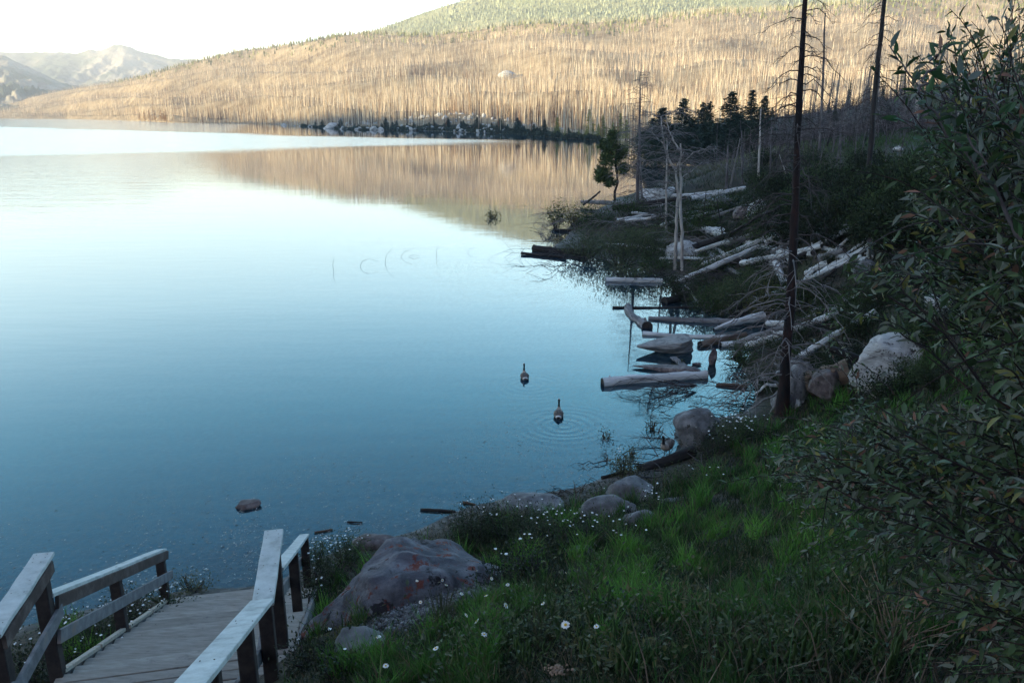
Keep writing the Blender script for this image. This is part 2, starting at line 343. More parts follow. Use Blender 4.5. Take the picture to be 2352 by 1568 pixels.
mx = N.new('ShaderNodeMix'); mx.data_type='RGBA'; mx.blend_type='MULTIPLY'; mx.inputs[0].default_value=1; Lk.new(r1.outputs[0], mx.inputs[6]); Lk.new(r2.outputs[0], mx.inputs[7])
# stony lake margin below and just above the water line
sx = N.new('ShaderNodeSeparateXYZ'); Lk.new(geo.outputs[0], sx.inputs[0])
mr = N.new('ShaderNodeMapRange'); mr.inputs[1].default_value=.22; mr.inputs[2].default_value=-.05; Lk.new(sx.outputs[2], mr.inputs[0])
vo = N.new('ShaderNodeTexVoronoi'); vo.inputs['Scale'].default_value=7; Lk.new(geo.outputs[0], vo.inputs['Vector'])
r3 = ramp(nt, [(0.0,(.05,.055,.055)),(0.4,(.10,.10,.10)),(1.0,(.26,.25,.23))]); Lk.new(vo.outputs['Color'], r3.inputs[0])
mx2 = N.new('ShaderNodeMix'); mx2.data_type='RGBA'; Lk.new(mr.outputs[0], mx2.inputs[0]); Lk.new(mx.outputs[2], mx2.inputs[6]); Lk.new(r3.outputs[0], mx2.inputs[7])
Lk.new(mx2.outputs[2], p.inputs['Base Color']); p.inputs['Roughness'].default_value=.95
bp = N.new('ShaderNodeBump'); bp.inputs['Strength'].default_value=.8; bp.inputs['Distance'].default_value=.05; Lk.new(n2.outputs[0], bp.inputs['Height']); Lk.new(bp.outputs[0], p.inputs['Normal'])
g = mb.build('ground', mg); tag(g, kind='structure')
lb = MB(); 
th = np.linspace(0, 2*pi, 97)[:-1]
lb.add([[cos(t)*16000, sin(t)*16000, -9] for t in th], [list(range(96))])
tag(lb.build('lake_bed_ground', mg), kind='structure')

# ------------------------------------------------------------ far shore, burnt hillside, green hills, mountains
def interp(tab, x):
    t = np.array(tab, float); return np.interp(x, t[:,0], t[:,1])
FARSHORE = [(-900,272),(0,272.5),(150,273.5),(300,277),(400,282),(600,286),(700,291),(800,298),(1000,301),(1200,309),(1290,318),(1400,323),(1600,323),(3400,323)]
CREST = [(-900,250),(0,250),(100,222),(200,197),(370,165),(450,148),(560,122),(700,105),(820,88),(1000,80),(1200,60),(1500,50),(1650,32),(1800,18),(2100,2),(2400,5),(3400,-30)]
def shoreY(xs): return 8.5/np.maximum(-np.tan(np.arctan((784-interp(FARSHORE,xs))/FPX)-PITCH), 1e-4)
def crestE(xs): return np.tan(np.arctan((784-interp(CREST,xs))/FPX)-PITCH)
_und = {}
def und(xs, t):
    return (0.5*np.sin(xs*.0042+t*7+.8)*np.sin(t*9.5+xs*.0031) + 0.35*np.sin(xs*.011-t*16+2)*np.sin(t*21+xs*.006+1) )
def hillpt(xs, t):
    """xs: picture column, t: 0 at the far shore .. 1 at the crest"""
    Ys = shoreY(xs); Yc = Ys + 900 + 350*np.clip((xs-100)/500,0,1)
    Y = Ys + (Yc-Ys)*t
    e0 = -8.5/Ys; ec = crestE(xs)
    tt = np.clip(t, 0, 1)
    e = e0 + (ec-e0)*(0.25*tt**.5*tt + .75*tt**1.0) 
    z = 8.5 + Y*e + und(xs, t)*19*np.clip(t*6,0,1)*np.clip((1.15-t)*5,0,1)
    # low rocky headland beside the water
    z = z + 6.5*np.exp(-((xs-1010)/190.)**2)*np.exp(-((t-.055)/.035)**2) + 2.2*np.exp(-((xs-1330)/90.)**2)*np.exp(-((t-.05)/.04)**2)
    over = np.clip(t-1, 0, 1); z = z - over*260
    return np.stack([colx(xs)*Y, Y, z], -1)
hx = np.linspace(-900, 3400, 620); ht = np.concatenate([np.linspace(-.04, .2, 50), np.linspace(.205, 1.5, 110)])
HX, HT = np.meshgrid(hx, ht); Vh = hillpt(HX, HT)
jit = np.array([mnoise.fractal(Vector((a*.02, b*.02, 3)), 1, 2, 3) for a, b in zip(Vh[...,0].ravel(), Vh[...,1].ravel())]).reshape(HX.shape)
Vh[...,2] += jit*2.5*np.clip(HT*12,0,1) - np.where(HT < 0, 3, 0) - .05
def gridmesh(V, mat, name, kind='structure', col=None):
    nr, na = V.shape[:2]; mb = MB(); i = np.arange(nr-1)[:,None]*na; j = np.arange(na-1)[None]
    mb.add(V.reshape(-1,3), np.stack([i+j, i+j+1, i+na+j+1, i+na+j], -1).reshape(-1,4), None if col is None else col.reshape(-1,3))
    o = mb.build(name, mat); tag(o, kind=kind); return o
M['hill'] = nmat('burnt_slope_ground', [(0.3,(.16,.12,.08)),(0.5,(.30,.24,.16)),(0.7,(.44,.37,.26))], scale=.03, detail=12, rough=1, bump=.6, bdist=2, spec=.05)
M['greenhill'] = nmat('forest_slope_ground', [(0.3,(.16,.19,.10)),(0.5,(.25,.27,.15)),(0.62,(.34,.34,.21)),(0.74,(.44,.41,.30))], scale=.004, detail=12, rough=1, bump=0, spec=.05)
M['mount'] = nmat('mountain_rock', [(0.35,(.10,.13,.09)),(0.48,(.16,.18,.13)),(0.58,(.40,.36,.30)),(0.75,(.5,.45,.38))], scale=.0022, detail=14, rough=1, bump=1, bdist=60, spec=.05)  # tones paled, part of the distance haze is put into the colour
gridmesh(Vh, M['hill'], 'hillside')
GREEN = [(500,190),(640,150),(700,108),(820,84),(900,60),(1000,24),(1050,6),(1200,-40),(1500,-90),(1700,-90),(2000,-60),(2400,-80),(3400,-60)]
def greenpt(xs, t):
    Y = shoreY(xs) + 1350 + 1100*t
    ec = np.tan(np.arctan((784-interp(GREEN,xs))/FPX)-PITCH)
    e = ec*(.30+.70*t) + .004*np.sin(xs*.008+t*9)*np.sin(t*13+xs*.004)*np.clip((1-t)*4,0,1)
    z = 8.5+Y*e - np.clip(t-1,0,1)*900
    return np.stack([colx(xs)*Y, Y, z], -1)
gx_, gt_ = np.meshgrid(np.linspace(480,3400,260), np.linspace(0,1.4,80))
Vg = greenpt(gx_, gt_)
Vg[...,2] += np.array([mnoise.fractal(Vector((a*.004, b*.004, 9)), 1, 2, 4) for a, b in zip(Vg[...,0].ravel(), Vg[...,1].ravel())]).reshape(gx_.shape)*9*np.clip((1.2-gt_)*3,0,1)
tag(gridmesh(Vg, M['greenhill'], 'green_hills'), kind='structure')
def mount(sky_, Y0, Y1, x0, x1, amp, name, seed):
    a, t = np.meshgrid(np.linspace(x0,x1,620), np.linspace(0,1.3,110))
    ec = np.tan(np.arctan((784-interp(sky_,a))/FPX)-PITCH); Y = Y0+(Y1-Y0)*t
    z = 8.5+Y*ec*np.clip(t,0,1)**1.2 - np.clip(t-1,0,1)*1500
    V = np.stack([colx(a)*Y, Y, z], -1)
    nz = np.array([mnoise.ridged_multi_fractal(Vector((q*.0042, w*.0042, seed)), .55, 2.1, 8, 1, 2) for q, w in zip(V[...,0].ravel(), V[...,1].ravel())]).reshape(a.shape)
    V[...,2] += (nz-1.1)*amp*np.clip(t*3,0,1)*np.clip(1.15-t,0.25,1)
    gridmesh(V, M['mount'], name)
mount([(-1200,60),(-300,90),(-60,116),(0,131),(40,134),(90,162),(150,192),(230,217),(400,242),(900,255)], 2600, 4300, -1200, 900, 55, 'mountains', 2)
mount([(-1200,100),(-100,110),(70,126),(130,122),(200,127),(240,116),(300,106),(345,122),(400,137),(480,140),(700,170),(1200,200)], 4800, 6600, -1200, 1200, 62, 'mountains', 7)
# added slope out of view, shaped to cast evening shade on the near bank
rp = np.array([(-1300,560,0),(-1180,440,172),(-1030,310,170),(-820,150,160),(-640,40,140),(-520,-60,140),(-500,-180,140),(-500,-320,150),(-480,-600,150),(-400,-900,60)], float)
tt = np.linspace(0, 1, 120); s_ = np.linspace(0,1,len(rp))
cx = np.interp(tt,s_,rp[:,0]); cyy = np.interp(tt,s_,rp[:,1]); cz = np.interp(tt,s_,rp[:,2])
dn = np.stack([np.gradient(cyy), -np.gradient(cx)], -1); dn /= np.linalg.norm(dn,axis=1)[:,None]
if dn[40]@np.array([1,1.]) < 0: dn = -dn
w_ = np.linspace(-1,1,41)
prof = np.clip(1-np.abs(w_)**1.3, 0, 1)
RV = np.stack([cx[:,None]+dn[:,0][:,None]*w_*210, cyy[:,None]+dn[:,1][:,None]*w_*210, cz[:,None]*prof[None]-1.5], -1)
RV[...,2] += np.array([mnoise.fractal(Vector((q*.012, w*.012, 5)), 1, 2, 4) for q, w in zip(RV[...,0].ravel(), RV[...,1].ravel())]).reshape(RV.shape[:2])*3.5*prof[None]
gridmesh(RV, M['greenhill'], 'hillside')

# ------------------------------------------------------------ water
rw = np.concatenate([[0.001], np.exp(np.linspace(math.log(5), math.log(9000), 260))])
aw = np.unique(np.concatenate([np.linspace(-pi, pi, 90), np.radians(np.linspace(-42, 46, 300))]))[:-1]
A2, R2 = np.meshgrid(aw, rw); WX = np.sin(A2)*R2; WY = np.cos(A2)*R2
dep = np.where(R2 < 330, -H(WX, WY), 6.0)
dep = np.clip(dep, 0, 6)
mb = MB(); nr, na = WX.shape; i = np.arange(nr-1)[:,None]*na; j = np.arange(na)[None]; j2 = (j+1)%na
mb.add(np.stack([WX,WY,np.zeros_like(WX)],-1).reshape(-1,3), np.stack([i+j,i+j2,i+na+j2,i+na+j],-1).reshape(-1,4), np.repeat((dep/6).reshape(-1,1),3,1))
GOOSE = [P(1205,868,z=0), P(1283,955,z=0)]
m, nt, p = nodemat('lake_water'); N=nt.nodes; Lk=nt.links; out = N['Material Output']; N.remove(p)
def math_(op, a, b=None, c=None):
    n = N.new('ShaderNodeMath'); n.operation = op
    for k, v in enumerate((a,b,c)):
        if v is None: continue
        if isinstance(v, (int,float)): n.inputs[k].default_value = v
        else: Lk.new(v, n.inputs[k])
    return n.outputs[0]
geo = N.new('ShaderNodeNewGeometry')
def nz(scale, stretch, detail=3, w=0):
    mp = N.new('ShaderNodeMapping'); mp.inputs['Scale'].default_value = stretch; mp.inputs['Location'].default_value = (w,w,w); Lk.new(geo.outputs[0], mp.inputs[0])
    n = N.new('ShaderNodeTexNoise'); n.inputs['Scale'].default_value = scale; n.inputs['Detail'].default_value = detail; Lk.new(mp.outputs[0], n.inputs['Vector']); return n.outputs[0]
patch = nz(.012, (.45,1.6,1), 3)                       # wind patches
sep = N.new('ShaderNodeSeparateXYZ'); Lk.new(geo.outputs[0], sep.inputs[0])
def smooth(v, a, b):
    n = N.new('ShaderNodeMapRange'); n.interpolation_type='SMOOTHSTEP'; n.inputs[1].default_value=a; n.inputs[2].default_value=b; Lk.new(v, n.inputs[0]); return n.outputs[0]
yy = math_('ADD', sep.outputs[1], math_('MULTIPLY', math_('SUBTRACT', patch, .5), 60))
yf = math_('ADD', yy, math_('MULTIPLY', sep.outputs[0], .9)); yy = math_('SUBTRACT', yy, math_('MULTIPLY', sep.outputs[0], .9))
band = math_('MULTIPLY', smooth(yy, 232, 292), math_('SUBTRACT', 1, smooth(yf, 262, 300)))
band = math_('MULTIPLY', band, math_('SUBTRACT', 1, smooth(sep.outputs[0], 5, 45)))
left = math_('MULTIPLY', smooth(math_('ADD', math_('MULTIPLY', sep.outputs[0], -1), math_('MULTIPLY', sep.outputs[1], -.30)), 0, 26), smooth(sep.outputs[1], 40, 90))
gust = smooth(patch, .60, .70)
ruf = math_('MAXIMUM', math_('MAXIMUM', band, math_('MULTIPLY', left, .6)), math_('MULTIPLY', gust, .25))
w1 = nz(1.1, (.35,1.5,1), 4, 3); w2 = nz(.22, (.5,1.4,1), 3, 9); w3 = nz(5.0, (.5,1.3,1), 3, 5)
hgt = math_('ADD', math_('MULTIPLY', w1, .010), math_('ADD', math_('MULTIPLY', w2, .020), math_('MULTIPLY', w3, .0012)))
hgt = math_('MULTIPLY', hgt, math_('ADD', .34, math_('MULTIPLY', ruf, 4.0)))
for gp, amp in ((GOOSE[0], .0006), (GOOSE[1], .0011)):
    vm = N.new('ShaderNodeVectorMath'); vm.operation='DISTANCE'; Lk.new(geo.outputs[0], vm.inputs[0]); vm.inputs[1].default_value = (gp[0]+.1, gp[1]-.75, 0)
    d = vm.outputs['Value']
    wv = math_('MULTIPLY', math_('SINE', math_('ADD', math_('MULTIPLY', d, 21.0), math_('MULTIPLY', w1, 9.0))), math_('MULTIPLY', math_('SUBTRACT', 1, smooth(d, .4, 2.3)), amp))
    hgt = math_('ADD', hgt, wv)
bp = N.new('ShaderNodeBump'); bp.inputs['Strength'].default_value=1.0; bp.inputs['Distance'].default_value=1.0; Lk.new(hgt, bp.inputs['Height'])
fr = N.new('ShaderNodeFresnel'); fr.inputs[0].default_value = 1.5; Lk.new(bp.outputs[0], fr.inputs['Normal'])
gl = N.new('ShaderNodeBsdfGlossy'); Lk.new(bp.outputs[0], gl.inputs['Normal'])
tn = N.new('ShaderNodeMix'); tn.data_type='RGBA'; tn.inputs[6].default_value=(.85,.97,1,1); tn.inputs[7].default_value=(1,1,1,1)
Lk.new(smooth(fr.outputs[0], .05, .45), tn.inputs[0]); Lk.new(tn.outputs[2], gl.inputs[0])
Lk.new(math_('ADD', .012, math_('MULTIPLY', ruf, .16)), gl.inputs['Roughness'])
at = N.new('ShaderNodeAttribute'); at.attribute_name='Col'; s2 = N.new('ShaderNodeSeparateColor'); Lk.new(at.outputs[0], s2.inputs[0])
ext = math_('SUBTRACT', 1, math_('POWER', 2.718, math_('MULTIPLY', s2.outputs[0], -6*1.1)))
deep = N.new('ShaderNodeBsdfDiffuse'); deep.inputs[0].default_value = (.012,.050,.082,1)
tr = N.new('ShaderNodeBsdfTransparent'); tr.inputs[0].default_value = (.62,.80,.86,1)
m1 = N.new('ShaderNodeMixShader'); Lk.new(ext, m1.inputs[0]); Lk.new(tr.outputs[0], m1.inputs[1]); Lk.new(deep.outputs[0], m1.inputs[2])
m2 = N.new('ShaderNodeMixShader'); Lk.new(fr.outputs[0], m2.inputs[0]); Lk.new(m1.outputs[0], m2.inputs[1]); Lk.new(gl.outputs[0], m2.inputs[2])
Lk.new(m2.outputs[0], out.inputs[0])
tag(mb.build('water', m), kind='structure')

# ------------------------------------------------------------ evening air
HAZE = True
if HAZE:
    mb = MB(); x0,x1,y0,y1,z0,z1 = -6500,6500,-1500,7400,-12,640
    mb.add([[x0,y0,z0],[x1,y0,z0],[x1,y1,z0],[x0,y1,z0],[x0,y0,z1],[x1,y0,z1],[x1,y1,z1],[x0,y1,z1]], BOXF)
    hm = bpy.data.materials.new('evening_air'); hm.use_nodes = True; nt = hm.node_tree; nt.nodes.clear()
    pv = nt.nodes.new('ShaderNodeVolumePrincipled'); pv.inputs['Color'].default_value=(.93,.95,1,1); pv.inputs['Density'].default_value = .00016; pv.inputs['Anisotropy'].default_value = .2
    o = nt.nodes.new('ShaderNodeOutputMaterial'); nt.links.new(pv.outputs[0], o.inputs['Volume'])
    tag(mb.build('haze', hm, smooth=False), kind='stuff')
# ------------------------------------------------------------ wooden stairway
L0 = np.array([-4.99, 7.54]); su = np.array([-.210,.978]); sv_ = np.array([.978,.210])
def S(s, w, z):
    if s < -1.15: w = w-.056*(-1.15-s)
    q = L0+su*s+sv_*w; return np.array([q[0], q[1], z])
SV = np.array([*sv_, 0]); SU = np.array([*su, 0])
def zflight(s):
    if s >= 0: return 2.5 - s*(2.2/4.77)
    if s >= -1.15: return 2.5
    return 2.5 + (-1.15-s)*.4246
rng = np.random.default_rng(4)
st = empty('wooden_stairway', (L0[0], L0[1], 2.3))
tag(st, 'grey weathered wooden stairway with handrails going down to the lake edge', 'stairway')
def spart(mb, name, mat, lab=None):
    o = mb.build(name, mat, smooth=False); o.parent = st; o.matrix_parent_inverse = st.matrix_basis.inverted() if False else Matrix.Translation((-L0[0],-L0[1],-2.3))
    if lab: o['label'] = lab
    return o
WID = 2.42
run = .367
for k in range(14):                                   # lower flight
    s0 = k*run; z = 2.5-(k+1)*run*(2.2/4.77)
    c = .85+.3*rng.random()
    mb = MB()
    sm = s0+run/2
    for q in range(2):                                # two boards to a tread, with a gap
        sc_ = s0+.02+(q+.5)*(run-.01)/2
        beam(mb, S(sc_,-.02+rng.normal()*.01,z-.025), S(sc_,WID+.02+rng.normal()*.01,z-.025+rng.normal()*.004), (run-.01)/2-.014, .05, side=SU, seg=3, jit=.0015, rng=rng, col=np.array([1,1,1])*c*(.92+.16*rng.random()))
    beam(mb, S(s0+.006,.0,z+.05), S(s0+.006,WID,z+.05), .02, .10, side=SU, col=np.array([.45,.42,.42]))
    spart(mb, 'tread', M['tread'])
mb = MB()
for k in range(7):                                    # landing boards
    s = -1.13+(k+.5)*1.15/7
    beam(mb, S(s,-.08,2.475), S(s,WID+.08,2.475), 1.15/7-.016, .05, side=SU, seg=3, jit=.002, rng=rng, col=np.array([1,1,1])*(.85+.3*rng.random()))
spart(mb, 'landing', M['tread'])
for k in range(14):                                   # upper flight
    s0 = -1.15-(k+1)*run; z = 2.5+(k+1)*run*.4246
    mb = MB(); c = .85+.3*rng.random()
    for q in range(2):
        sc_ = s0+(q+.5)*(run-.01)/2
        beam(mb, S(sc_,-.02,z-.025), S(sc_,WID+.02,z-.025), (run-.01)/2-.014, .05, side=SU, seg=3, jit=.0015, rng=rng, col=np.array([1,1,1])*c*(.92+.16*rng.random()))
    beam(mb, S(s0+run-.02,0,z-.10), S(s0+run-.02,WID,z-.10), .02, .10, side=SU, col=np.array([.45,.42,.42]))
    spart(mb, 'tread', M['tread'])
for w in (-.02, WID+.02):                             # stringers and the staggered kerb boards
    for (a, b, off) in ((0, 5.1, 0), (-1.15,0,0), (-6.2,-1.15,0)):
        mb = MB(); beam(mb, S(a, w+(-.055 if w < 1 else .055), zflight(a)-.17), S(b, w+(-.055 if w < 1 else .055), zflight(b)-.17), .05, .28, side=SV)
        spart(mb, 'stringer', M['board'])
for k in range(4):
    a = .05+k*1.22; mb = MB()
    beam(mb, S(a,-.045,zflight(a)+.03), S(a+1.16,-.045-.012*(k%2),zflight(a+1.16)+.03), .075, .05, side=SV, col=np.array([1.3,1.25,1.2]))
    spart(mb, 'kerb_board', M['tread'])
pw = .14
def post(s, w, zt, zb=None):
    mb = MB(); zb = zflight(s)-.9 if zb is None else zb
    beam(mb, S(s,w,zb), S(s,w,zt), pw, pw, side=SV, seg=4, jit=.0015, rng=rng)
    spart(mb, 'post', M['post'])
def capz(s): return 3.90 if -1.15 <= s else 3.9+(-1.15-s)*.4246
wl, wr = -.08, 2.34
for w in (wl, wr):
    post(0.02, w, 3.85); post(-1.12, w, 3.86); post(2.36, w, 2.355); post(4.77, w, 1.245)
    for s in (-2.15, -3.35, -4.55, -5.75): post(s, w, capz(s)-.05)
def railbeam(w, s0, z0, s1, z1, ww, hh, name, mat, lab=None, seg=6):
    mb = MB(); beam(mb, S(s0,w,z0), S(s1,w,z1), ww, hh, side=SV, seg=seg, jit=.002, rng=rng); return spart(mb, name, mat, lab)
for w, ins in ((wl, 1), (wr, -1)):
    railbeam(w, -1.25, 3.885, .22, 3.885, .21, .045, 'handrail', M['cap'])
    railbeam(w, -6.2, capz(-6.2)-.015, -1.27, capz(-1.27)-.015, .22, .045, 'handrail', M['cap'])
    g_ = -1.08/4.77
    railbeam(w+.0*ins, .06, 2.5+.97, 4.95, 2.5+.97-4.89*(2.2/4.77), .17, .045, 'handrail', M['cap'])
    # board on edge beneath the caps
    railbeam(w+.095*ins, .09, 2.5+.97-.11, 4.90, 2.5+.97-.11-4.81*(2.2/4.77), .04, .14, 'rail_board', M['fascia'], 'brown board on edge under the handrail')
    railbeam(w+.095*ins, -1.2, 3.885-.10, .13, 3.885-.10, .04, .14, 'rail_board', M['fascia'])
    # middle rails
    railbeam(w+.095*ins, -.02, 2.5+.50, 5.02, 2.5+.50-5.04*(2.2/4.77), .04, .15, 'middle_rail', M['board'])
    railbeam(w+.095*ins, -1.16, 3.22, .16, 3.22, .045, .15, 'middle_rail', M['board'])
    railbeam(w+.095*ins, -6.2, capz(-6.2)-.66, -1.18, capz(-1.18)-.66, .045, .15, 'middle_rail', M['board'])

# nail heads on the caps
M['nail'] = nmat('rusty_nail_head', [(0.3,(.02,.012,.010)),(0.7,(.07,.045,.035))], scale=40, rough=.7, bump=0)
_a = np.arange(7)*2*pi/7; NM = MB().add([[cos(t)*.007, sin(t)*.007, .002] for t in _a], [list(range(7))]).mesh('nail', M['nail'])
for w in (wl, wr):
    for s in (-1.08,-1.02,.02,.10,-2.15,-2.22,-3.35,.18,2.34,2.42,4.74,4.80,-.55):
        for dw in (-.06,.055):
            z = (3.9085 if -1.25 < s < .22 else (capz(s)+.010 if s < -1.2 else 2.5+.97-(s-.06)*(2.2/4.77)+.024)); q = S(s+rng.normal()*.01, w+dw+rng.normal()*.01, z)
            link_mesh('nail', NM, st, q-np.array([L0[0],L0[1],2.3]))
# ------------------------------------------------------------ rocks
import bmesh
def ico(n):
    bm = bmesh.new(); bmesh.ops.create_icosphere(bm, subdivisions=n, radius=1.0)
    v = np.array([q.co[:] for q in bm.verts]); f = np.array([[q.index for q in t.verts] for t in bm.faces]); bm.free(); return v, f
ICO = {3: ico(3), 4: ico(4), 5: ico(5)}
def rock_mb(size, seed, sub=4, facets=9, rough=.10, top=None, taper=0):
    rng = np.random.default_rng(seed); v, f = ICO[sub]; v = v.copy()
    for _ in range(facets):
        n = rng.standard_normal(3); n /= np.linalg.norm(n); d = .62+.28*rng.random()
        pr = v@n; over = np.maximum(pr-d, 0); v -= over[:,None]*n*.92
    if top is not None: v[:,2] = np.minimum(v[:,2], top+.06*v[:,0])
    o = rng.random(3)*50
    dsp = np.array([mnoise.fractal(Vector(q*1.6+o), 1, 2.1, 5) for q in v])
    v = v*(1+rough*dsp)[:,None]
    if taper: v[:,1:] *= (1-taper*np.clip((1-v[:,:1])/2,0,1)**1.4)
    v = v*np.array(size)/2
    return MB().add(v, f)
def rock(name, label, loc, size, seed, mat='rock', rz=0, rx=0, sub=4, facets=9, rough=.10, top=None, group=None, cat='rock', taper=0):
    o = rock_mb(size, seed, sub, facets, rough, top, taper).build(name, M[mat]); o.location = loc; o.rotation_euler = (rx, 0, rz)
    tag(o, label, cat, group); return o
def at_px(x, y, z=None):
    return P(x,y,z=z) if z is not None else G(x,y)
# (label, base pixel, z or None, size m, material, seed, extras)
def R(label, x, y, size, mat='rock', seed=0, z=None, sink=.2, name='rock', **k):
    p = at_px(x, y, z); return rock(name, label, (p[0], p[1], p[2]+size[2]*(.5-sink)), size, seed, mat, **k)
# the great lichen boulder by the stairway
b = rock('boulder', 'large grey boulder with rusty red lichen beside the stairway', (P(930,1400,z=3.0)[0]-.05, P(930,1400,z=3.0)[1]+.85, 2.58), (2.85, 1.9, 1.62), 31, 'rock_lichen', rz=.42, sub=5, facets=12, rough=.21, cat='boulder')
R('rounded grey boulder the standing goose is next to at the water edge', 1597, 1012, (1.28,1.1,1.15), 'rock', 12, z=.1, name='boulder', cat='boulder', sub=5)
R('peaked grey boulder with a pale top above the shore shrubs', 1450, 1165, (1.15,.9,.95), 'rock', 18, z=.3, name='boulder', cat='boulder', rz=.3, facets=14)
R('low blocky grey rock in front of the peaked boulder', 1395, 1195, (1.2,.72,.66), 'rock', 22, z=.62, rz=.2)
R('small grey rock half hidden in grass below the blocky rock', 1470, 1225, (.72,.55,.62), 'rock', 23, z=.9)
R('flat pale rock washed by the water at the shrub line', 1222, 1178, (1.4,.9,.62), 'rock', 24, z=.22)
R('low tan rock at the water behind the lichened boulder', 868, 1256, (1.0,.6,.34), 'rock_brown', 25, z=.05)
R('small pale rock under the dark shrubs right of the lichened boulder', 1345, 1290, (.5,.4,.36), 'rock', 26, z=1.6)
R('angular grey stone at the foot of the gravel patch', 830, 1500, (.62,.45,.34), 'rock', 27, z=3.55)
R('thin pale slab rock lying in the grass beyond the small pool', 1570, 1165, (1.1,.5,.25), 'rock', 29, z=.7)
R('long flat mottled rock standing alone in the lake', 571, 1162, (.62,.34,.30), 'rock_brown', 33, z=0, rz=.12, top=.55, sink=.40)
R('big pointed layered rock lying in the shallow water', 1535, 806, (2.8,1.7,.95), 'rock_layer', 41, z=0, rz=.22, top=.5, taper=.85, sink=.22, sub=5, rough=.12)
R('long thin brown rock pointed at one end in front of the layered rock', 1524, 850, (2.5,.75,.46), 'rock_brown', 43, z=0, rz=-.28, top=.5, taper=.8, sink=.36)
R('small upright dark rock standing in the water by the tree reflection', 1636, 835, (.36,.36,.75), 'rock_brown', 44, z=0)
R('small brown stone just breaking the water beside the plank', 1700-100, 838, (.35,.2,.12), 'rock_brown', 45, z=0)
R('huge white cracked boulder beneath the willow leaves', 2058, 905, (2.75,1.9,2.0), 'rock_pale', 51, z=1.7, name='boulder', cat='boulder', sub=5, facets=20, rz=.3, rough=.20)
R('white rock above and right of the huge white boulder', 2150, 730, (.9,.8,.75), 'rock_pale', 52)
R('white rock at the far right behind the willow', 2325, 790, (1.0,.9,.9), 'rock_pale', 53, z=4.4)
R('pale round boulder at the foot of the twin white trunks', 1572, 603, (2.3,1.8,1.7), 'rock_pale', 54, z=.2, name='boulder', cat='boulder')
R('white capped block rock on the shore by the grey snag', 1503, 472, (3.0,2.4,2.6), 'rock_pale', 55, z=.4, top=.55)
R('white egg shaped rock in the dark slope shrubs', 1738, 502, (1.3,1.1,1.5), 'rock_pale', 56)
R('dull brown rock left of the white egg shaped rock', 1710, 508, (1.5,1.1,1.1), 'rock_brown', 57)
R('slanting pale rock on the green knoll', 1655, 480, (1.5,1.0,1.3), 'rock', 58, rx=.3)
R('small round pinkish rock near the fallen pale log on the right slope', 2000, 515, (.75,.6,1.0), 'rock_pale', 59)
R('pale leaning rock at the end of the arched logs', 1985, 650, (.9,.7,1.1), 'rock', 60, rx=-.3)
R('flat blue grey rock under the shore shrubs', 1500, 478, (2.4,1.4,.9), 'rock', 61, z=.2)
R('pale stone between the shrubs behind the shore logs', 1630, 470, (1.0,.8,.7), 'rock', 62)
R('thin white slab on the dark slope beyond the knoll', 1700, 330, (2.6,1.2,1.0), 'rock_pale', 63, z=3.4)
R('white stone lying in the grass of the knoll top', 2062, 345, (.9,.6,.5), 'rock_pale', 64)
R('grey rock with moss behind the root stump', 1895, 905, (1.0,.9,.9), 'rock_brown', 65, z=1.2)

# ------------------------------------------------------------ logs
def log(label, p0, p1, r0, r1, mat, seed, bend=.02, knots=3, group=None, name='log', cat='log', ends=True, wet=0):
    rng = np.random.default_rng(seed); p0 = np.array(p0,float); p1 = np.array(p1,float); L = np.linalg.norm(p1-p0)
    n = max(6, min(26, int(L/.22))); t = np.linspace(0,1,n)
    b = rng.standard_normal(2)*bend*L
    pts = np.stack([b[0]*np.sin(pi*t)+.3*b[1]*np.sin(2*pi*t)+rng.standard_normal(n)*r0*.05, b[1]*np.sin(pi*t)*.5+rng.standard_normal(n)*r0*.05, t*L], -1)
    rad = (r0+(r1-r0)*t)*(1+.06*rng.standard_normal(n))
    mb = MB(); tube(mb, pts, rad, 10, cap=False, wob=.05, rng=rng)
    for _ in range(knots):
        k = rng.integers(1, n-1); a = rng.random()*2*pi; d = np.array([cos(a),sin(a),.4*rng.random()]); q = pts[k]
        tube(mb, [q+d*rad[k]*.7, q+d*(rad[k]*(1.15+.8*rng.random()))], [rad[k]*.28, rad[k]*.18], 5)
    e = empty(name) if ends else None
    d = (p1-p0)/L; rot = Vector(d).to_track_quat('Z','Y')
    if ends:
        e.location = p0; e.rotation_mode='QUATERNION'; e.rotation_quaternion = rot
        mb.build('trunk', M[mat], e)
        for k, sgn in ((0,-1),(n-1,1)):
            m2 = MB(); th = np.arange(10)*2*pi/10; rr = rad[k]*.97
            ring = pts[k]+np.stack([np.cos(th)*rr, np.sin(th)*rr, np.full(10, sgn*.012)+.012*rng.standard_normal(10)*4*rr],-1)
            c = pts[k]+np.array([0,0,-sgn*.03])
            f = np.stack([np.arange(10),(np.arange(10)+1)%10,np.full(10,10)],-1)
            m2.add(np.vstack([ring,c]), f if sgn>0 else f[:,::-1]); m2.build('cut_end', M['log_end'], e)
        return tag(e, label, cat, group)
    for k in (0,n-1):
        th = np.arange(10)*2*pi/10; m2=np.vstack([pts[k]+np.stack([np.cos(th)*rad[k], np.sin(th)*rad[k], 0*th],-1), pts[k]]); mb.add(m2, np.stack([np.arange(10),(np.arange(10)+1)%10,np.full(10,10)],-1))
    o = mb.build(name, M[mat]); o.location = p0; o.rotation_mode='QUATERNION'; o.rotation_quaternion = rot
    return tag(o, label, cat, group)
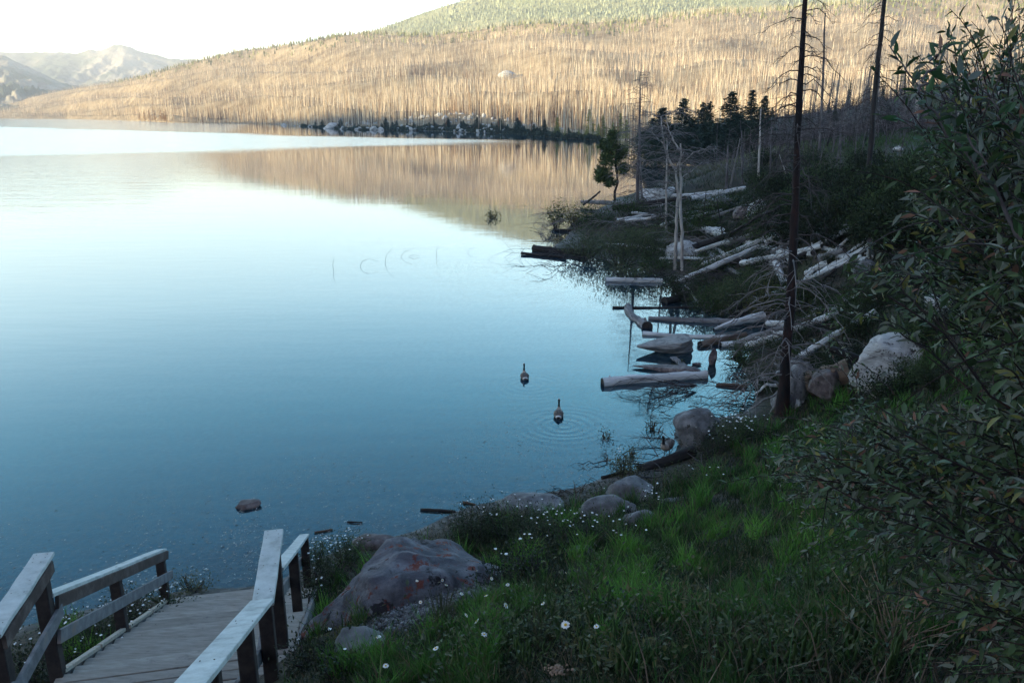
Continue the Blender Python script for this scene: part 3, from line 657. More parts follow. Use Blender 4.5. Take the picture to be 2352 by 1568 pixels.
def LW(label, x0,y0,x1,y1, rpx0, rpx1, mat, seed, z0=None, z1=None, **k):
    """a log between two picture points: radii given as picture pixels at that distance"""
    a = at_px(x0,y0,z0); b_ = at_px(x1,y1,z1)
    da = np.dot(a-EYE, F_); db = np.dot(b_-EYE, F_)
    r0 = rpx0*da/FPX; r1 = rpx1*db/FPX
    if z0 is None: a[2] += r0*.6
    if z1 is None: b_[2] += r1*.6
    return log(label, a, b_, r0, r1, mat, seed, **k)
LW('thick pale log floating in open water, dark sawn end to the lake', 1384,880,1622,862, 13,11,'log_pale',1, z0=.05,z1=.05)
LW('thin black pole floating flat across the water', 1407,706,1600,706, 3.2,3,'log_dark',2, z0=.03,z1=.03, ends=False)
LW('short dark barky log with its round cut end facing the viewer', 1487,751,1443,706, 13,9,'log_grey',3, z0=.05,z1=.04)
LW('long brown split log running ashore above the layered rock', 1490,731,1700,740, 5,9,'log_grey',4, z0=.04,z1=.06)
LW('long thin pale log with a black stripe behind the layered rock', 1476,766,1690,774, 7,6,'log_pale',5, z0=.04,z1=.05)
LW('pale tapering log charred along one side with its butt on the shore', 1640,756,1752,727, 3,12,'log_pale',6, z0=.05,z1=.35)
LW('blackened log with a rusty orange top in the shallows', 1608,792,1712,768, 10,7,'log_rust',7, z0=.05,z1=.15)
LW('pale log lying beside the rusty blackened one', 1655,793,1790,770, 8,7,'log_pale',8, z0=.03,z1=.30)
LW('pale straight log floating below the shore shrubs, topmost in open water', 1391,643,1522,645, 6.5,6,'log_pale',9, z0=.06,z1=.06)
LW('dark stubby log end poking out of the brushwood over the water', 1526,692,1580,678, 11,7,'log_dark',10, z0=.05,z1=.15)
LW('slim white bent branch lying on the brush at the inlet', 1573,655,1604,694, 3,2.5,'log_pale',11, z0=.5,z1=.1, ends=False, name='branch', cat='branch')
LW('brown weathered stick afloat near the stump', 1645,884,1716,886, 4,5,'log_rust',12, z0=.02,z1=.06, ends=False)
LW('thick black log ending in the lake at the tip of the spit', 1225,570,1345,578, 8,9,'log_dark',13, z0=.18,z1=.25)
LW('thin black pole reaching farthest out from the spit', 1198,581,1300,590, 3.2,4,'log_dark',14, z0=.10,z1=.12, ends=False)
LW('grey log half sunk behind the spit shrubs', 1275,528,1345,529, 3,4,'log_dark',15, z0=.1,z1=.15, ends=False)
LW('dark grey driftwood trunk beside the small leaning pine', 1335,463,1450,470, 4,6,'log_grey',16, z0=.4,z1=.5)
LW('broken dark limb crossing the driftwood trunk', 1340,470,1378,440, 2.5,2,'log_dark',17, z0=.3,z1=1.8, ends=False, name='branch', cat='branch')
LW('broad white log sloping up to the white capped rock', 1478,462,1545,436, 9,8,'log_pale',18, z0=.9,z1=1.5)
LW('grey white log on the shore, second below the capped rock', 1462,526,1545,488, 7,5,'log_pale',19, z0=.3,z1=1.0)
LW('dark weathered log lowest of those below the capped rock', 1440,545,1535,508, 8,5,'log_grey',20, z0=.3,z1=.8)
LW('narrow white log tucked just under the capped rock', 1482,492,1540,468, 6,5,'log_pale',21, z0=.4,z1=1.0)
LW('white horizontal log left of the twin white trunks base', 1530,570,1605,562, 6,7,'log_pale',22, z0=.7,z1=.9)
LW('stout pale log with a dark round end above the log line', 1617,536,1668,546, 9,11,'log_pale',23)
LW('mossy pale log leading down right from the stout one', 1663,548,1722,566, 9,8,'log_pale',24)
LW('whitish log segment in the middle of the long log line', 1722,566,1775,584, 8,9,'log_pale',25)
LW('long clean white log crossing behind the red black snag', 1775,586,1868,595, 10,9,'log_pale',26)
LW('split pale plank like log pointing down right', 1612,563,1672,592, 5,4,'log_pale',27)
LW('second split plank like log just under the first', 1606,570,1660,600, 6,4,'log_grey',28)
LW('white and black broken log under the crossed planks', 1632,592,1702,636, 6,6,'log_grey',29)
LW('smooth pale pole log lying right of the pale round boulder', 1682,603,1785,616, 6,9,'log_pale',30)
LW('short white log dropping toward the snag foot', 1783,616,1803,650, 9,9,'log_pale',31)
LW('rising pale limb at the low end of the arched log', 1850,634,1905,600, 7,9,'log_pale',32)
LW('arched pale log before the right slope', 1905,597,1990,606, 9,8,'log_pale',33)
LW('small white log on the dark bank above the arched one', 1882,566,1932,580, 5,4,'log_pale',34)
LW('pale log high on the right slope beside the pinkish rock', 1985,480,2068,518, 6,6,'log_pale',35)
LW('short upright white stub standing over the arched log', 2008,610,1998,552, 9,6,'log_pale',36, z0=2.6,z1=4.0)
LW('grey log half hidden by willow leaves right of the snag', 1868,722,1945,692, 9,7,'log_grey',37)
LW('long pale log lying level just behind the snag', 1762,742,1905,748, 7,7,'log_pale',38, z0=.6,z1=1.2)
LW('dull grey log beneath the level pale one', 1790,780,1870,790, 6,5,'log_grey',39, z0=.6,z1=1.1)
LW('dark log the standing goose perches on', 1468,1078,1592,1034, 12,13,'log_dark',40, z0=.04,z1=.30)
LW('pale peeled log end in front of the goose log', 1470,1080,1545,1058, 9,4,'log_rust',41, z0=.03,z1=.10)
LW('black stick in the shore weeds left of the goose log', 1382,1097,1440,1080, 4,4,'log_dark',42, z0=.05,z1=.08, ends=False)
LW('dark straight stick floating off the shrub line', 966,1170,1046,1174, 3.6,3,'log_dark',43, z0=.02,z1=.02, ends=False, name='stick', cat='stick')
LW('short brown chunk of wood floating near the shrub line', 1064,1153,1092,1158, 3,2,'log_rust',44, z0=.02,z1=.02, ends=False, name='stick', cat='stick')
LW('small brown stick floating off the right handrail', 722,1222,764,1215, 2.5,2,'log_rust',45, z0=.02,z1=.02, ends=False, name='stick', cat='stick')
LW('thin dark twig floating above the lichened boulder', 798,1198,832,1199, 2,1.5,'log_dark',46, z0=.02,z1=.02, ends=False, name='stick', cat='stick')
LW('big brown hollow log leaning between the stump and white boulder', 1868,880,1965,850, 28,30,'log_rust',47, z0=1.25,z1=1.9)
LW('dark charred limb above the hollow brown log', 1905,800,1985,830, 7,10,'log_dark',48, z0=2.6,z1=2.2)
LW('thin black charred limb sagging over the grassy knoll rocks', 1680,545-10,1790,478, 3,4,'log_dark',49, z0=2.4,z1=4.0, bend=.05, ends=False, name='branch', cat='branch')
# sawn plank
mb = MB(); a = P(1546,820,z=.10); c = P(1588,854,z=.05); beam(mb, a, c, .26, .04, rng=rng, seg=3, jit=.003)
tag(mb.build('plank', M['board'], smooth=False), 'flat brown plank resting on the thin brown rock', 'plank')

# ------------------------------------------------------------ root stump at the water edge
def curve_pts(p0, p1, sag, n=8, rng=None, jit=.0):
    t = np.linspace(0,1,n)[:,None]; p = np.array(p0)*(1-t)+np.array(p1)*t + np.array(sag)*(4*t*(1-t))
    if rng is not None and jit: p[1:-1] += rng.standard_normal((n-2,3))*jit
    return p
base = P(1822, 915, z=.7)
se = empty('root_stump', base); tag(se, 'twisted grey and rust root stump torn up at the water edge', 'stump')
rg_ = np.random.default_rng(7)
mb = MB(); tube(mb, np.array([[-.1,.1,-.3],[0,0,.25],[.12,.1,.6],[.35,.3,.85]]), [.55,.42,.34,.30], 14, wob=.10, rng=rg_); mb.build('trunk', M['log_grey'], se)
for k,(dx,dy,dz,r) in enumerate([(-1.1,.1,.1,.09),(-.75,-.3,-.6,.10),(-.45,-.5,-.75,.11),(.15,-.6,-.75,.12),(.55,-.55,-.8,.12),(.85,-.2,-.5,.10),(-.5,.3,.65,.06),(-.9,.2,.45,.05),(.3,-.1,1.15,.05),(-.2,-.65,-.2,.07),(-1.4,-.1,-.45,.05),(-.3,-.2,.9,.04),(.75,-.5,-.9,.06)]):
    mb = MB(); tube(mb, curve_pts([0,0,.2],[dx,dy,dz],[rg_.normal()*.15,rg_.normal()*.1,.25],10,rg_,.03), np.linspace(r,r*.25,10), 7, wob=.08, rng=rg_)
    mb.build('root', M['log_grey' if k%3 else 'log_pale'], se)
# ------------------------------------------------------------ standing dead trees
def branch_mb(mb, p0, az, L, droop, rng, r=.022, twigs=5, rise=.15):
    n = 7; t = np.linspace(0,1,n)
    az2 = az + np.cumsum(rng.standard_normal(n)*.10)
    st_ = L/(n-1)
    x = np.r_[0, np.cumsum(np.cos(az2[1:])*st_)]; y = np.r_[0, np.cumsum(np.sin(az2[1:])*st_)]
    z = rise*L*np.sin(pi*t*.6) - droop*L*t**2 + np.r_[0, rng.standard_normal(n-1)*.03*L]
    pts = np.array(p0)+np.stack([x,y,z],-1)
    tube(mb, pts, np.linspace(r, r*.3, n), 4, cap=False)
    for _ in range(twigs):
        k = rng.integers(1, n-1); a = az2[k]+rng.choice([-1,1])*(.5+.7*rng.random()); l = L*(.18+.3*rng.random()); q = pts[k]+(pts[k+1]-pts[k])*rng.random()
        m_ = 4; tt = np.linspace(0,1,m_)[:,None]
        d = np.array([cos(a), sin(a), rng.normal()*.3-.2])
        tp = q+d*l*tt + np.array([0,0,-1])*(tt**2)*l*(.5*rng.random()) + np.vstack([np.zeros(3), rng.standard_normal((m_-1,3))*.03*l])
        tube(mb, tp, np.linspace(r*.45, r*.15, m_), 3, cap=False)
def dead_tree(label, base, top, r0, nb, bl, seed, bark='bark_grey', twig='twig_grey', droop=.35, start=.08, group=None, rt=.25, twigs=5, taper_len=True, br=.02, flare=True, wig=.01, cat='dead tree', name='dead_tree'):
    rng = np.random.default_rng(seed); e = empty(name, base); tag(e, label, cat, group)
    d = np.array(top)-np.array(base); L = np.linalg.norm(d); n = 22; t = np.linspace(0,1,n)
    pts = d[None]*t[:,None]; w = np.cumsum(rng.standard_normal((n,2)),0)*wig*L/8; w -= t[:,None]*w[-1]; pts[:,:2] += w
    pts[0,2] -= .4
    rad = r0*(1-(1-rt)*t)*(1+.04*rng.standard_normal(n))
    if flare: rad[:3] *= np.array([1.5,1.15,1.03])
    mb = MB(); tube(mb, pts, rad, 9, wob=.05, rng=rng); mb.build('trunk', M[bark], e)
    for k in range(nb):
        h = start+(1-start)*(k+rng.random())/nb; q = pts[0]+(pts[-1]-pts[0])*0
        i = min(int(h*(n-1)), n-2); f = h*(n-1)-i; q = pts[i]*(1-f)+pts[i+1]*f
        l = bl*(.5+.8*rng.random())*((1.15-h*.75) if taper_len else 1)
        m_ = MB(); branch_mb(m_, q, rng.random()*2*pi, l, droop*(.5+rng.random()), rng, br*(1.1-.6*h), twigs); m_.build('branch', M['twig_grey' if (bark=='bark_red' and h < .42) else twig], e)
    return e
b0 = P(1797,942,z=.6); dist = b0[1]
dead_tree('tall dead tree with red and black charred trunk rising out of the picture', b0, P(1853,-40,Y=dist+.3)+np.array([0,0,0]), .150, 92, 1.8, 11, 'bark_red', 'twig_dark', droop=.6, rt=.36, twigs=9, br=.026)
b0 = G(1990,428)
dead_tree('tall black dead tree on the knoll, pale scar near its foot', b0, P(2038,-60,Y=b0[1]), .165, 46, 1.9, 12, 'log_dark', 'twig_dark', droop=.8, rt=.55, start=.30, twigs=7, br=.032)
b0 = P(1461,512,z=.5)
dead_tree('grey shaggy dead tree with many fine twigs on the spit', b0, P(1470,165,Y=b0[1]), .18, 90, 2.3, 13, 'bark_grey', 'twig_grey', droop=.2, rt=.15, start=.05, twigs=9, br=.034)
b0 = P(1476,500,z=.5)
dead_tree('thin second stem close to the shaggy grey dead tree', b0, P(1468,330,Y=b0[1]), .13, 14, 1.2, 14, 'bark_grey', 'twig_grey', start=.2, twigs=5)
# twin pale trunks with crooked forks
def crooked(label, base, paths, r0, seed, bark='bark_white', name='dead_tree'):
    rng = np.random.default_rng(seed); e = empty(name, base); tag(e, label, 'dead tree')
    Y = base[1]; first = True
    for j,(pp, rr) in enumerate(paths):
        pts = np.array([P(x,y,Y=Y+dy)-base for x,y,dy in pp])
        t = np.linspace(0,len(pts)-1,len(pts)*4); pts = np.stack([np.interp(t, range(len(pts)), pts[:,k]) for k in range(3)],-1)
        pts[1:-1] += rng.standard_normal((len(pts)-2,3))*.02
        if first: pts[0,2] -= .3
        mb = MB(); tube(mb, pts, np.linspace(rr, rr*.45, len(pts)), 7, wob=.05, rng=rng); mb.build('trunk' if first else 'branch', M[bark], e)
        first = False
        m_ = MB()
        for _ in range(10):
            k = rng.integers(len(pts)//3, len(pts)); branch_mb(m_, pts[k], rng.random()*2*pi, .9+1.5*rng.random(), .1, rng, .026, 6)
        m_.build('twig', M['twig_grey'], e)
    return e
b0 = P(1552,612,z=.35)
crooked('pale peeled dead tree with crooked forked crown and red stained foot', b0, [([(1550,612,0),(1553,540,0),(1556,450,0),(1552,390,0)],.115),([(1552,392,0),(1535,365,.2),(1525,330,0),(1522,300,-.2),(1518,268,0)],.065),([(1552,395,0),(1560,370,.3),(1570,350,.2)],.06),([(1525,330,0),(1512,322,.3),(1496,300,.2)],.04)], .17, 21)
b0 = P(1566,616,z=.35)
crooked('straight pale dead tree growing tight beside the crooked forked one', b0, [([(1567,616,0),(1566,540,0),(1563,450,0),(1562,380,0),(1563,330,0)],.10),([(1562,345,0),(1545,320,.2),(1535,295,.3),(1530,262,.1)],.05),([(1563,380,0),(1590,352,-.3),(1618,345,-.5)],.035),([(1564,410,0),(1590,392,.3),(1612,372,.5)],.03)], .16, 22)
b0 = P(1530,545,z=.6)
dead_tree('slim white dead tree just left of the twin pale trunks', b0, P(1532,318,Y=b0[1]), .085, 16, 1.3, 15, 'bark_white', 'twig_grey', rt=.4, start=.3, twigs=4)
for k,(x,y,tx,ty,r,nb,lab,bk) in enumerate([
  (1668,442,1672,335,.16,12,'dark forked snag on the grassy knoll edge','bark_grey'),
  (1676,436,1700,318,.10,10,'leaning pale stick tree crossing the dark forked snag','twig_grey'),
  (1742,420,1748,250,.13,14,'thin white snag on the knoll before the dark conifers','bark_white'),
  (1882,362,1896,30,.16,22,'very tall thin dark snag between the red trunk and black tree','bark_grey'),
  (2076,240,2084,125,.20,6,'short thick black snag against the sunlit slope','log_dark'),
  (1705,420,1704,300,.08,8,'thin grey snag beside the pale stick tree','bark_grey'),
  (1768,400,1772,270,.08,8,'spindly grey snag right of the thin white one','bark_grey'),
  (1610,540,1622,440,.05,6,'small bent dark sapling above the shore logs','log_dark'),
  (1662,560,1646,455,.05,6,'thin dark curved sapling over the stout pale log','log_dark'),
  (1705,396,1700,335,.06,5,'short crooked pale sapling on the knoll','twig_grey'),
  (1815,430,1790,355,.05,5,'small pale slanting sapling left of the red trunk','bark_white')]):
    b0 = G(x,y); dead_tree(lab, b0, P(tx,ty,Y=b0[1]), r, nb, 1.2 if r > .1 else .9, 60+k, bk, 'twig_grey', rt=.4, start=.25, twigs=3, br=.02)

# snag templates: trunk, fine branches; used for the many dead trees behind
def snag_mesh(seed, H_=12, nb=40):
    rng = np.random.default_rng(seed); mb = MB(); n = 9; t = np.linspace(0,1,n)
    pts = np.stack([np.cumsum(rng.standard_normal(n))*.05, np.cumsum(rng.standard_normal(n))*.05, t*H_],-1); pts[0]=[0,0,-.5]
    tube(mb, pts, .15*(1-.75*t), 6, cap=False)
    for k in range(nb):
        h = .25+.72*rng.random(); i = int(h*(n-1)); q = pts[i]+(pts[min(i+1,n-1)]-pts[i])*(h*(n-1)-i)
        branch_mb(mb, q, rng.random()*2*pi, (.6+1.3*rng.random())*(1.15-h), .35, rng, .030, 2)
    return mb
SN = [snag_mesh(100+k, 12, 34 if k < 6 else 14) for k in range(9)]
SNM = {bk: [s.mesh('snag', M[bk]) for s in SN] for bk in ('bark_grey','log_grey','bark_white')}
rng = np.random.default_rng(77)
cnt = 0
while cnt < 140:                                     # the grey stand on the dim slope beyond the knoll
    x = 60+85*rng.random(); y = 85+130*rng.random()
    if x > .72*y or x < .22*y: continue
    z = Hf(x,y)
    if z < 2.5: continue
    o = link_mesh('burnt_tree', SNM[['bark_grey','log_grey','bark_white'][int(rng.random()**1.6*3)]][rng.integers(9)], None, (x,y,z), (rng.normal()*.05, rng.normal()*.05, rng.random()*6.28))
    s = .55+.55*rng.random(); o.scale = (s,s,s); kd = ['charred grey','dark','pale'][['bark_grey','log_grey','bark_white'].index(o.data.materials[0].name) if o.data.materials[0].name in ('bark_grey','log_grey','bark_white') else [M[q].name for q in ('bark_grey','log_grey','bark_white')].index(o.data.materials[0].name)]; tag(o, '%s %s dead tree in the stand on the dim slope behind the knoll' % ('short' if s < .75 else 'tall', kd), 'dead tree', 'grey dead trees on the dim slope behind the knoll'); cnt += 1
for k in range(34):                                   # slender ones on the knoll
    x_, y_ = 1640+430*rng.random(), 345+75*rng.random(); p = G(x_, y_)
    if p[2] < 1.5: continue
    o = link_mesh('burnt_tree', SNM['bark_grey'][6+rng.integers(3)], None, p, (rng.normal()*.08, rng.normal()*.08, rng.random()*6.28)); s = .2+.25*rng.random(); o.scale = (s*.9,s*.9,s)
    tag(o, 'spindly dead sapling standing in the grass of the knoll', 'dead tree', 'spindly dead saplings on the knoll')

# ------------------------------------------------------------ conifers
def conifer_mb(seed, Hh=10, R0=2.0, dens=1.0, gaps=.1, col0=(.020,.036,.020), col1=(.050,.072,.036), bare=.08, irregular=.2):
    rng = np.random.default_rng(seed); fol = MB(); tr = MB()
    n=8; t=np.linspace(0,1,n); tp = np.stack([np.cumsum(rng.standard_normal(n))*.03, np.cumsum(rng.standard_normal(n))*.03, t*Hh],-1); tp[0]=[0,0,-.5]
    tube(tr, tp, .16*(1-.85*t)*Hh/10, 7)
    V=[];C=[]
    nl = int(34*dens)
    for l in range(nl):
        h = bare+(1-bare)*(l+.5*rng.random())/nl; rr = R0*(1-h)**.85*(1+irregular*rng.standard_normal())+.12
        for b in range(int(7+3*rng.random())):
            if rng.random() < gaps: continue
            a = rng.random()*2*pi; L = max(.15, rr*(.7+.45*rng.random()))
            for q in range(int(6+10*L)):
                s = (.1+.9*rng.random())*L; c = np.array([cos(a)*s, sin(a)*s, h*Hh + .22*s - .33*s*s/max(R0,.5) ]) + rng.standard_normal(3)*.09*(.5+s)
                d1 = np.array([cos(a)+rng.normal()*.6, sin(a)+rng.normal()*.6, rng.normal()*.4-.1]); d1 /= np.linalg.norm(d1)
                d2 = rng.standard_normal(3); ll = .20+.22*rng.random()
                V.append([c-d1*ll*.4, c+d1*ll*.7, c+d2*ll*.30]); u = rng.random(); cc = np.array(col0)*(1-u)+np.array(col1)*u
                C.append([cc]*3)
    V = np.array(V); fol.add(V.reshape(-1,3), np.arange(len(V)*3).reshape(-1,3), np.array(C).reshape(-1,3))
    return tr, fol
CON = []
for k in range(5):
    tr, fo = conifer_mb(300+k, 10, 2.3+.6*(k%3), dens=1.25, gaps=.08+.06*(k%2), col0=(.014,.026,.016), col1=(.036,.055,.028)); CON.append((tr.mesh('trunk', M['bark_grey']), fo.mesh('foliage', M['needle'])))
def conifer(label, p, h, seed, group=None, w=1.0):
    rg2 = np.random.default_rng(seed); e = empty('conifer', p, rg2.random()*6.28); tag(e, label, 'conifer', group); s = h/10
    t_, f_ = CON[seed%5]
    link_mesh('trunk', t_, e, sc=(s,s,s)); link_mesh('foliage', f_, e, sc=(s*w,s*w,s)); return e
for k,(x,yt,Y,lab,w) in enumerate([(1520,248,150,'broad dark conifer, first of the row right of the shaggy snag',1.5),(1568,226,160,'dark conifer with a thin top behind the twin pale trunks',.9),
   (1612,236,165,'narrow dark conifer left of a joined pair',.9),(1628,233,172,'pointed dark conifer, right one of a joined pair',.9),(1676,211,150,'tallest spired dark conifer on the bay side of the knoll',1.15),
   (1722,207,165,'loose crowned dark conifer beside the tallest spired one',1.1),(1752,220,155,'dark conifer ending the row at the dim slope',.9),(1498,272,175,'low dark conifer at the water left of the row',1.5),
   (1592,275,150,'bushy low conifer in front of the joined pair',1.5),(1648,282,145,'small dark conifer in front of the tallest spired one',1.4),(1700,290,150,'stocky dark conifer before the loose crowned one',1.4),(1540,285,140,'low spreading conifer behind the twin pale trunks',1.9),(1575,300,135,'squat conifer touching the knoll edge',2.0),(1625,305,138,'squat dark conifer under the joined pair',2.0),(1668,310,132,'squat dark conifer nearest the knoll grass',2.0),(1735,282,140,'small dark conifer at the right end of the row',1.6),(1512,305,150,'squat conifer whose reflection darkens the bay',2.0),(1695,262,146,'medium dark conifer between the two tallest',1.5)]):
    xw = P(x,300,Y=Y)[0]; zb = max(Hf(xw,Y),.2) if Y < 200 else 1; top = P(x,yt,Y=Y)[2]
    conifer(lab, (xw,Y,zb), top-zb, 20+k, None, w*1.55)
for k,(x,yt,Y,w) in enumerate([(1942,186,225,.55),(1985,200,230,1.2)]):
    xw = P(x,300,Y=Y)[0]; zb = Hf(xw,Y); conifer(['narrow dark spruce standing against the sunlit slope','rounder dark spruce beside the narrow one on the sunlit slope'][k], (xw,Y,zb), P(x,yt,Y=Y)[2]-zb, 40+k, None, w)
rngc = np.random.default_rng(97); k = 0
while k < 16:
    y = 90+110*rngc.random(); x = y*(.26+.30*rngc.random()); z = Hf(x,y)
    if z < 3: continue
    conifer('young dark conifer among the grey dead trees on the dim slope', (x,y,z), 1.8+2.6*rngc.random(), 60+k, 'young conifers on the dim slope', 1.0); k += 1
# small leaning pine at the water
rngp = np.random.default_rng(5); pb = P(1412,458,z=.3)
pe = empty('pine_tree', pb); tag(pe, 'small leaning pine with dense lopsided crown at the water edge', 'pine')
def px_off(x,y): return P(x,y,Y=pb[1])-pb
tp = np.array([px_off(1412,458),px_off(1412,440),px_off(1419,420),px_off(1416,390),px_off(1410,340),px_off(1411,292)]); tp[0,2]-=.3
mb = MB(); tube(mb, tp, [.16,.13,.11,.10,.07,.02], 7); mb.build('trunk', M['log_dark'], pe)
V=[];C=[]
for (x,y,rx,ry,n_) in [(1385,395,24,20,480),(1400,365,26,20,480),(1398,335,22,18,700),(1408,312,12,16,350),(1425,350,18,18,400),(1430,388,18,14,300),(1378,410,14,10,250),(1402,418,16,12,250)]:
    for _ in range(n_):
        u = rngp.standard_normal(3); u /= np.linalg.norm(u); u *= rngp.random()**.45
        c = px_off(x+u[0]*rx, y+u[2]*ry)+np.array([0,u[1]*rx*pb[1]/FPX,0]); d1 = rngp.standard_normal(3)*.16; d2 = rngp.standard_normal(3)*.10
        k_ = rngp.random(); cc = np.array([.035,.055,.022])*(1-k_)+np.array([.09,.12,.04])*k_; 
        V.append([c-d1,c+d1,c+d2]); C.append([cc]*3)
V=np.array(V); m_=MB(); m_.add(V.reshape(-1,3), np.arange(len(V)*3).reshape(-1,3), np.array(C).reshape(-1,3)); m_.build('foliage', M['needle'], pe)

# ------------------------------------------------------------ burnt forest on the far hillside
rng = np.random.default_rng(8)
def forest(xs, t, hgt, rad, col, lean=.03, nb=7, bl=.9, bcol=.8):
    """many dead trunks as one numpy mesh: three sided tapering poles with short branches"""
    N = len(xs); b = hillpt(xs, t); b[:,2] -= .6
    mb = MB(); ang = rng.random(N)*2*pi; top = b + np.stack([rng.normal(0,lean,N)*hgt, rng.normal(0,lean,N)*hgt, hgt+.6], -1)
    V = []
    for k in range(3):
        a = ang+k*2*pi/3; o = np.stack([np.cos(a),np.sin(a),0*a],-1); V.append(b+o*rad[:,None]); V.append(top+o*rad[:,None]*.3)
    V = np.stack(V,1); i = np.arange(N)[:,None,None]*6; F = np.array([[0,2,3,1],[2,4,5,3],[4,0,1,5]])[None]
    mb.add(V.reshape(-1,3), (i+F).reshape(-1,4), np.repeat(col,6,0))
    h = .25+.72*rng.random((N,nb)); q = b[:,None]+(top-b)[:,None]*h[...,None]; a = rng.random((N,nb))*2*pi; L = bl*(.4+rng.random((N,nb)))*(1.2-h)
    e = q+np.stack([np.cos(a)*L,np.sin(a)*L,(rng.random((N,nb))-.6)*L*.8],-1); w = np.zeros_like(q); w[...,2] = .10
    T = np.stack([q-w, q+w, e],2).reshape(-1,3); mb.add(T, np.arange(len(T)).reshape(-1,3), np.repeat(col*bcol, nb*3, 0))
    return mb, b
def pal(N, w=(.40,.27,.21,.12)):
    P4 = np.array([[.64,.54,.40],[.46,.35,.24],[.22,.14,.09],[.78,.71,.57]]); k = rng.choice(4, N, p=w); return P4[k]*(.75+.5*rng.random((N,1)))
N = 78000
xs = -150+rng.random(N)*2900; t = rng.random(N)**.82*1.03
dn_ = .5+.5*np.sin(xs*.013+t*9)*np.sin(t*31-xs*.004); keep = (rng.random(N) < .72+.4*dn_) & ~((np.hypot((xs-1168)/26,(t-.60)/.03) < 1)) & ~((t<.085)&(xs>860)&(xs<1290)&(rng.random(N)<.55))
xs, t = xs[keep], t[keep]; N = len(xs)
hgt = (10+7*rng.random(N))*(1-.25*t); rad = .10+.09*rng.random(N)
cl_ = pal(N); hp_ = hillpt(xs,t); ch = np.array([mnoise.fractal(Vector((a*.007,b*.003,2)),1,2,3) for a,b in zip(hp_[:,0],hp_[:,1])])
low = np.clip((.33-t)/.2,0,1)*np.clip((xs-900)/500,0,1)
char = rng.random(N) < np.clip(.05+(ch-.12)*1.6+.42*low,.04,.75); cl_[char] = np.array([.055,.035,.032])*(.5+1.2*rng.random((char.sum(),1)))
mbf, _ = forest(xs, t, hgt, rad, cl_, nb=6)
tag(mbf.build('burnt_forest', M['snag'], smooth=False), kind='stuff', label='sunlit burnt forest of bare tan trunks covering the hillside across the lake', cat='forest')
# the front row of trunks one can tell apart: things of their own
SF = []
for k in range(8):
    rr = np.random.default_rng(500+k); m_ = MB(); n=6; tt=np.linspace(0,1,n); hh = 13
    pts = np.stack([np.cumsum(rr.standard_normal(n))*.07, np.cumsum(rr.standard_normal(n))*.07, tt*hh],-1); pts[0]=[0,0,-.8]
    tube(m_, pts, .17*(1-.7*tt), 5, cap=False)
    for _ in range(26):
        h = .2+.78*rr.random(); q = pts[0]*(1-h)+pts[-1]*h; a = rr.random()*6.28; L=(.4+.9*rr.random())*(1.2-h)
        tube(m_, [q, q+np.array([cos(a)*L*.6,sin(a)*L*.6,.02]), q+np.array([cos(a)*L,sin(a)*L,-.25*L])], [.035,.025,.01], 3, cap=False)
    SF.append(m_)
M['snag_tan'] = nmat('burnt_trunk_tan', [(0.3,(.30,.22,.15)),(0.7,(.55,.45,.32))], scale=.6, stretch=(1,1,.15), rough=.9, bump=0)
M['snag_red'] = nmat('burnt_trunk_rust', [(0.3,(.16,.07,.035)),(0.7,(.36,.17,.08))], scale=.6, stretch=(1,1,.15), rough=.9, bump=0)
SFM = [[s.mesh('snag', M[q]) for s in SF] for q in ('snag_tan','snag_red')]
for k in range(130):
    x_ = 560+rng.random()*850; t_ = .006+.05*rng.random()**1.3; q = hillpt(np.array([x_]), np.array([t_]))[0]
    red = rng.random() < (.5 if x_ > 1250 else .15)
    o = link_mesh('burnt_tree', SFM[int(red)][rng.integers(8)], None, q, (rng.normal()*.03,rng.normal()*.03,rng.random()*6.28)); s=.6+.55*rng.random(); o.scale=(s,s,s)
    tag(o, 'rust coloured dead tree in the front row on the far shore' if red else 'bare tan dead tree in the front row on the far shore', 'dead tree', 'dead trees in the front row on the far shore')
# living conifers and shrubs along the far headland
for k in range(46):
    x_ = 720+rng.random()*600; t_ = -.001+.022*rng.random(); q = hillpt(np.array([x_]), np.array([t_]))[0]; q[2] = max(q[2], .1)
    h = 2.2+4.0*rng.random()**2; e = conifer('small dark conifer on the far rocky headland', q, h, 700+k, 'small conifers on the far headland', 1.8)
for k,(x_,h,c) in enumerate([(322,13,0),(333,15,0),(345,16,0),(356,13,0),(372,15,0),(382,16,0),(378,13,0)]):
    q = hillpt(np.array([float(x_)]), np.array([.004]))[0]
    if k == 0:
        tr, fo = conifer_mb(900, 14, 3.2, dens=.7, gaps=.2, col0=(.20,.10,.03), col1=(.42,.22,.06), bare=.1); LM = (tr.mesh('trunk', M['bark_grey']), fo.mesh('foliage', M['needle']))
    e = empty('golden_tree', q, k*1.3); tag(e, 'orange gold tree in the small clump on the far shore', 'tree', 'orange gold trees on the far shore'); s=h/14
    link_mesh('trunk', LM[0], e, sc=(s,s,s)); link_mesh('foliage', LM[1], e, sc=(s*1.1,s*1.1,s))
tr, fo = conifer_mb(901, 9, 2.6, dens=.8, gaps=.2, col0=(.16,.18,.04), col1=(.34,.34,.08), bare=.05); LG = (tr.mesh('trunk', M['bark_grey']), fo.mesh('foliage', M['needle']))
for k,(x_,h,t_) in enumerate([(1298,3,.003),(1330,3.2,.004),(1355,10,.006),(1348,4,.003),(1375,5,.006),(1280,7,.012),(1385,8,.01),(1408,6,.006),(1425,9,.010),(1440,7,.006)]):
    q = hillpt(np.array([float(x_)]), np.array([t_]))[0]; q[2]=max(q[2],.05)
    e = empty('yellow_green_tree', q, k*1.7); tag(e, 'yellow green bushy tree at the far shore corner of the bay', 'tree', 'yellow green trees at the bay corner'); s=h/9
    link_mesh('trunk', LG[0], e, sc=(s,s,s)); link_mesh('foliage', LG[1], e, sc=(s,s,s))
